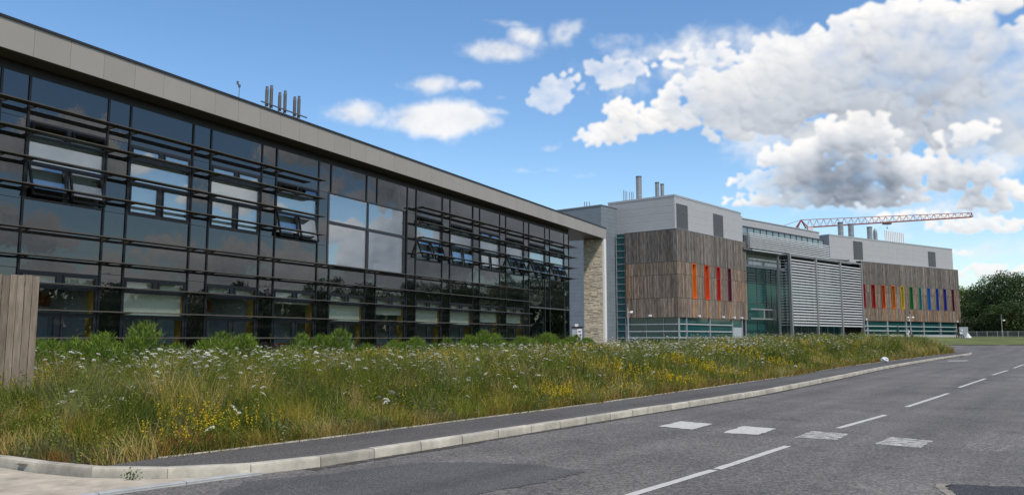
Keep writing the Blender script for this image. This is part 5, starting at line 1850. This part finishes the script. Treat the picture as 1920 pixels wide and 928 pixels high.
# ------------------------------------------------------------------ trees
def tree(u, Y, vtop, rx, col, label, n=7000, leaf=.34, low=.12):
    t = px_world(u, vtop, Y); g = float(terrain(t.x, Y)) - .15
    o = empty('tree', (t.x, t.y, g), 0, label, 'tree', 'trees along the wood edge')
    H = t.z - g
    m = MB(); m.bar((0, 0, 0), (.2, .1, H * .35), .38, 9, r2=.26); m.bar((.2, .1, H * .35), (0, 0, H * .7), .26, 8, r2=.10)
    for q in range(7):
        an_ = 6.28 * q / 7 + random.uniform(-.3, .3); z0 = H * random.uniform(.25, .55)
        m.bar((.1, .05, z0), (math.cos(an_) * rx * .6, math.sin(an_) * rx * .6, z0 + H * .22), .12, 6, r2=.03)
    m.build('trunk', 'bark', o)
    B_ = Bunch(); nl = 34
    per = n // nl
    for q in range(nl):
        zc = H * (low + (1 - low) * (q + .5) / nl * .93)
        f = (zc / H - low) / (1 - low)
        prof = math.sqrt(max(.05, 1 - (abs(f - .42) / .62) ** 2))
        an_ = q * 2.4 + random.uniform(-.5, .5); rd = rx * prof * random.uniform(.35, .85)
        lr = rx * random.uniform(.26, .42)
        c = np.array([math.cos(an_) * rd, math.sin(an_) * rd, zc])
        v = rng.normal(size=(per, 3)); v /= np.linalg.norm(v, axis=1)[:, None]
        P = c + v * lr * rng.uniform(.55, 1.08, (per, 1)) * np.array([1.1, 1.1, .8])
        P[:, 2] = np.minimum(P[:, 2], H)
        B_.flakes(P, v * .7 + rng.normal(size=(per, 3)) * .6 + np.array([0, 0, .35]), rng.uniform(leaf * .6, leaf * 1.3, per), tone(np.array(col) * random.uniform(.75, 1.3), per, .35, .1), .75)
    B_.build('crown', 'leaf', o)


DARK = (.056, .088, .027); MIDG = (.080, .122, .030); LITE = (.105, .150, .034)
tree(1786, 214, 548, 5.0, MIDG, 'mid green tree half hidden behind the timber building end')
tree(1806, 196, 536, 3.8, LITE, 'pale green tree at the left end of the wood')
tree(1822, 208, 541, 4.2, DARK, 'dark tree in the dip right of the pale one')
tree(1843, 190, 530, 4.6, DARK, 'dark tree on the left shoulder of the wood')
tree(1862, 184, 516, 5.0, DARK, 'tall dark tree behind and left of the lone lamp post')
tree(1890, 180, 507, 5.4, (.056, .088, .026), 'tallest dark tree near the right picture edge')
tree(1921, 176, 511, 5.6, (.054, .084, .026), 'dark broad tree cut by the right picture edge')
tree(1876, 200, 513, 5.0, DARK, 'dark tree peeping between the two tallest ones')
tree(1958, 178, 505, 6.0, DARK, 'dark tree just outside the right picture edge')
tree(1830, 184, 568, 3.6, DARK, 'lower dark tree in front of the wood, left of the lamp post', low=.02)
tree(1905, 170, 565, 4.0, DARK, 'lower dark tree in front of the wood, right of the lamp post', low=.02)
tree(1868, 176, 572, 3.6, DARK, 'lower dark tree in front of the wood behind the lone lamp post', low=.02)
# dark undergrowth of the wood
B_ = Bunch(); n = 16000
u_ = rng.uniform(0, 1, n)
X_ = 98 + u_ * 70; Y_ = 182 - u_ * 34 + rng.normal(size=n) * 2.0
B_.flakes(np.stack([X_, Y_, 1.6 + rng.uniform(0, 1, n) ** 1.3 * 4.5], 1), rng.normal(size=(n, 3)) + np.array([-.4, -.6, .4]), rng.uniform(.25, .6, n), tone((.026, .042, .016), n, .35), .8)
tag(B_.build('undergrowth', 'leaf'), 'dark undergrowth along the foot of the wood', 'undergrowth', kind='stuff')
# the wood goes on to the right of the picture, where the black glass mirrors it
B_ = Bunch()
wa = np.radians(np.concatenate([np.linspace(36, 132, 92), np.linspace(36.8, 131, 70)]))
for q, az in enumerate(wa):
    Rr = 165 + 14 * math.sin(q * 1.7) + (18 if q > 91 else 0)
    H = random.uniform(9, 14.5) * (1 if az < R(70) else 1.05); rx = random.uniform(3.6, 5.5)
    c = np.array([math.sin(az) * Rr, math.cos(az) * Rr, 0.0])
    c[2] = float(terrain(c[0], c[1]))
    per = 420
    v = rng.normal(size=(per, 3)); v /= np.linalg.norm(v, axis=1)[:, None]
    tz = rng.uniform(.02, 1, per)
    pr_ = np.sqrt(np.clip(1 - (np.abs(tz - .4) / .62) ** 2, .02, 1))
    P = c + np.stack([v[:, 0] * rx * pr_, v[:, 1] * rx * pr_, tz * H], 1)
    B_.flakes(P, v + rng.normal(size=(per, 3)) * .5 + np.array([0, 0, .3]), rng.uniform(.7, 1.5, per), tone(np.array(DARK) * random.uniform(.8, 1.5), per, .35), .8)
tag(B_.build('woodland', 'leaf'), 'dark wood beyond the road, mirrored in the black glass', 'woodland', kind='stuff')

# pale railing at the far edge of the lawn
pa = px_world(1813, 630, 158); pb = px_world(1990, 630, 150)
fl_ = empty('metal_railing', (pa.x, pa.y, float(terrain(pa.x, pa.y))), math.atan2(pb.y - pa.y, pb.x - pa.x), 'long pale metal railing between the lawn and the dark wood', 'railing')
Lf = math.hypot(pb.x - pa.x, pb.y - pa.y)
x = 0.0
while x < Lf:
    box('post', 'metal_light', fl_, x - .04, x + .04, -.04, .04, 0, 1.15)
    x += 1.7
for z in (1.05, .12):
    box('rail', 'metal_light', fl_, 0, Lf, -.025, .025, z, z + .05)
m = MB(); x = .12
while x < Lf:
    m.box(x - .012, x + .012, -.012, .012, .17, 1.05); x += .17
tag(m.build('pickets', 'metal_light', fl_), kind='stuff')
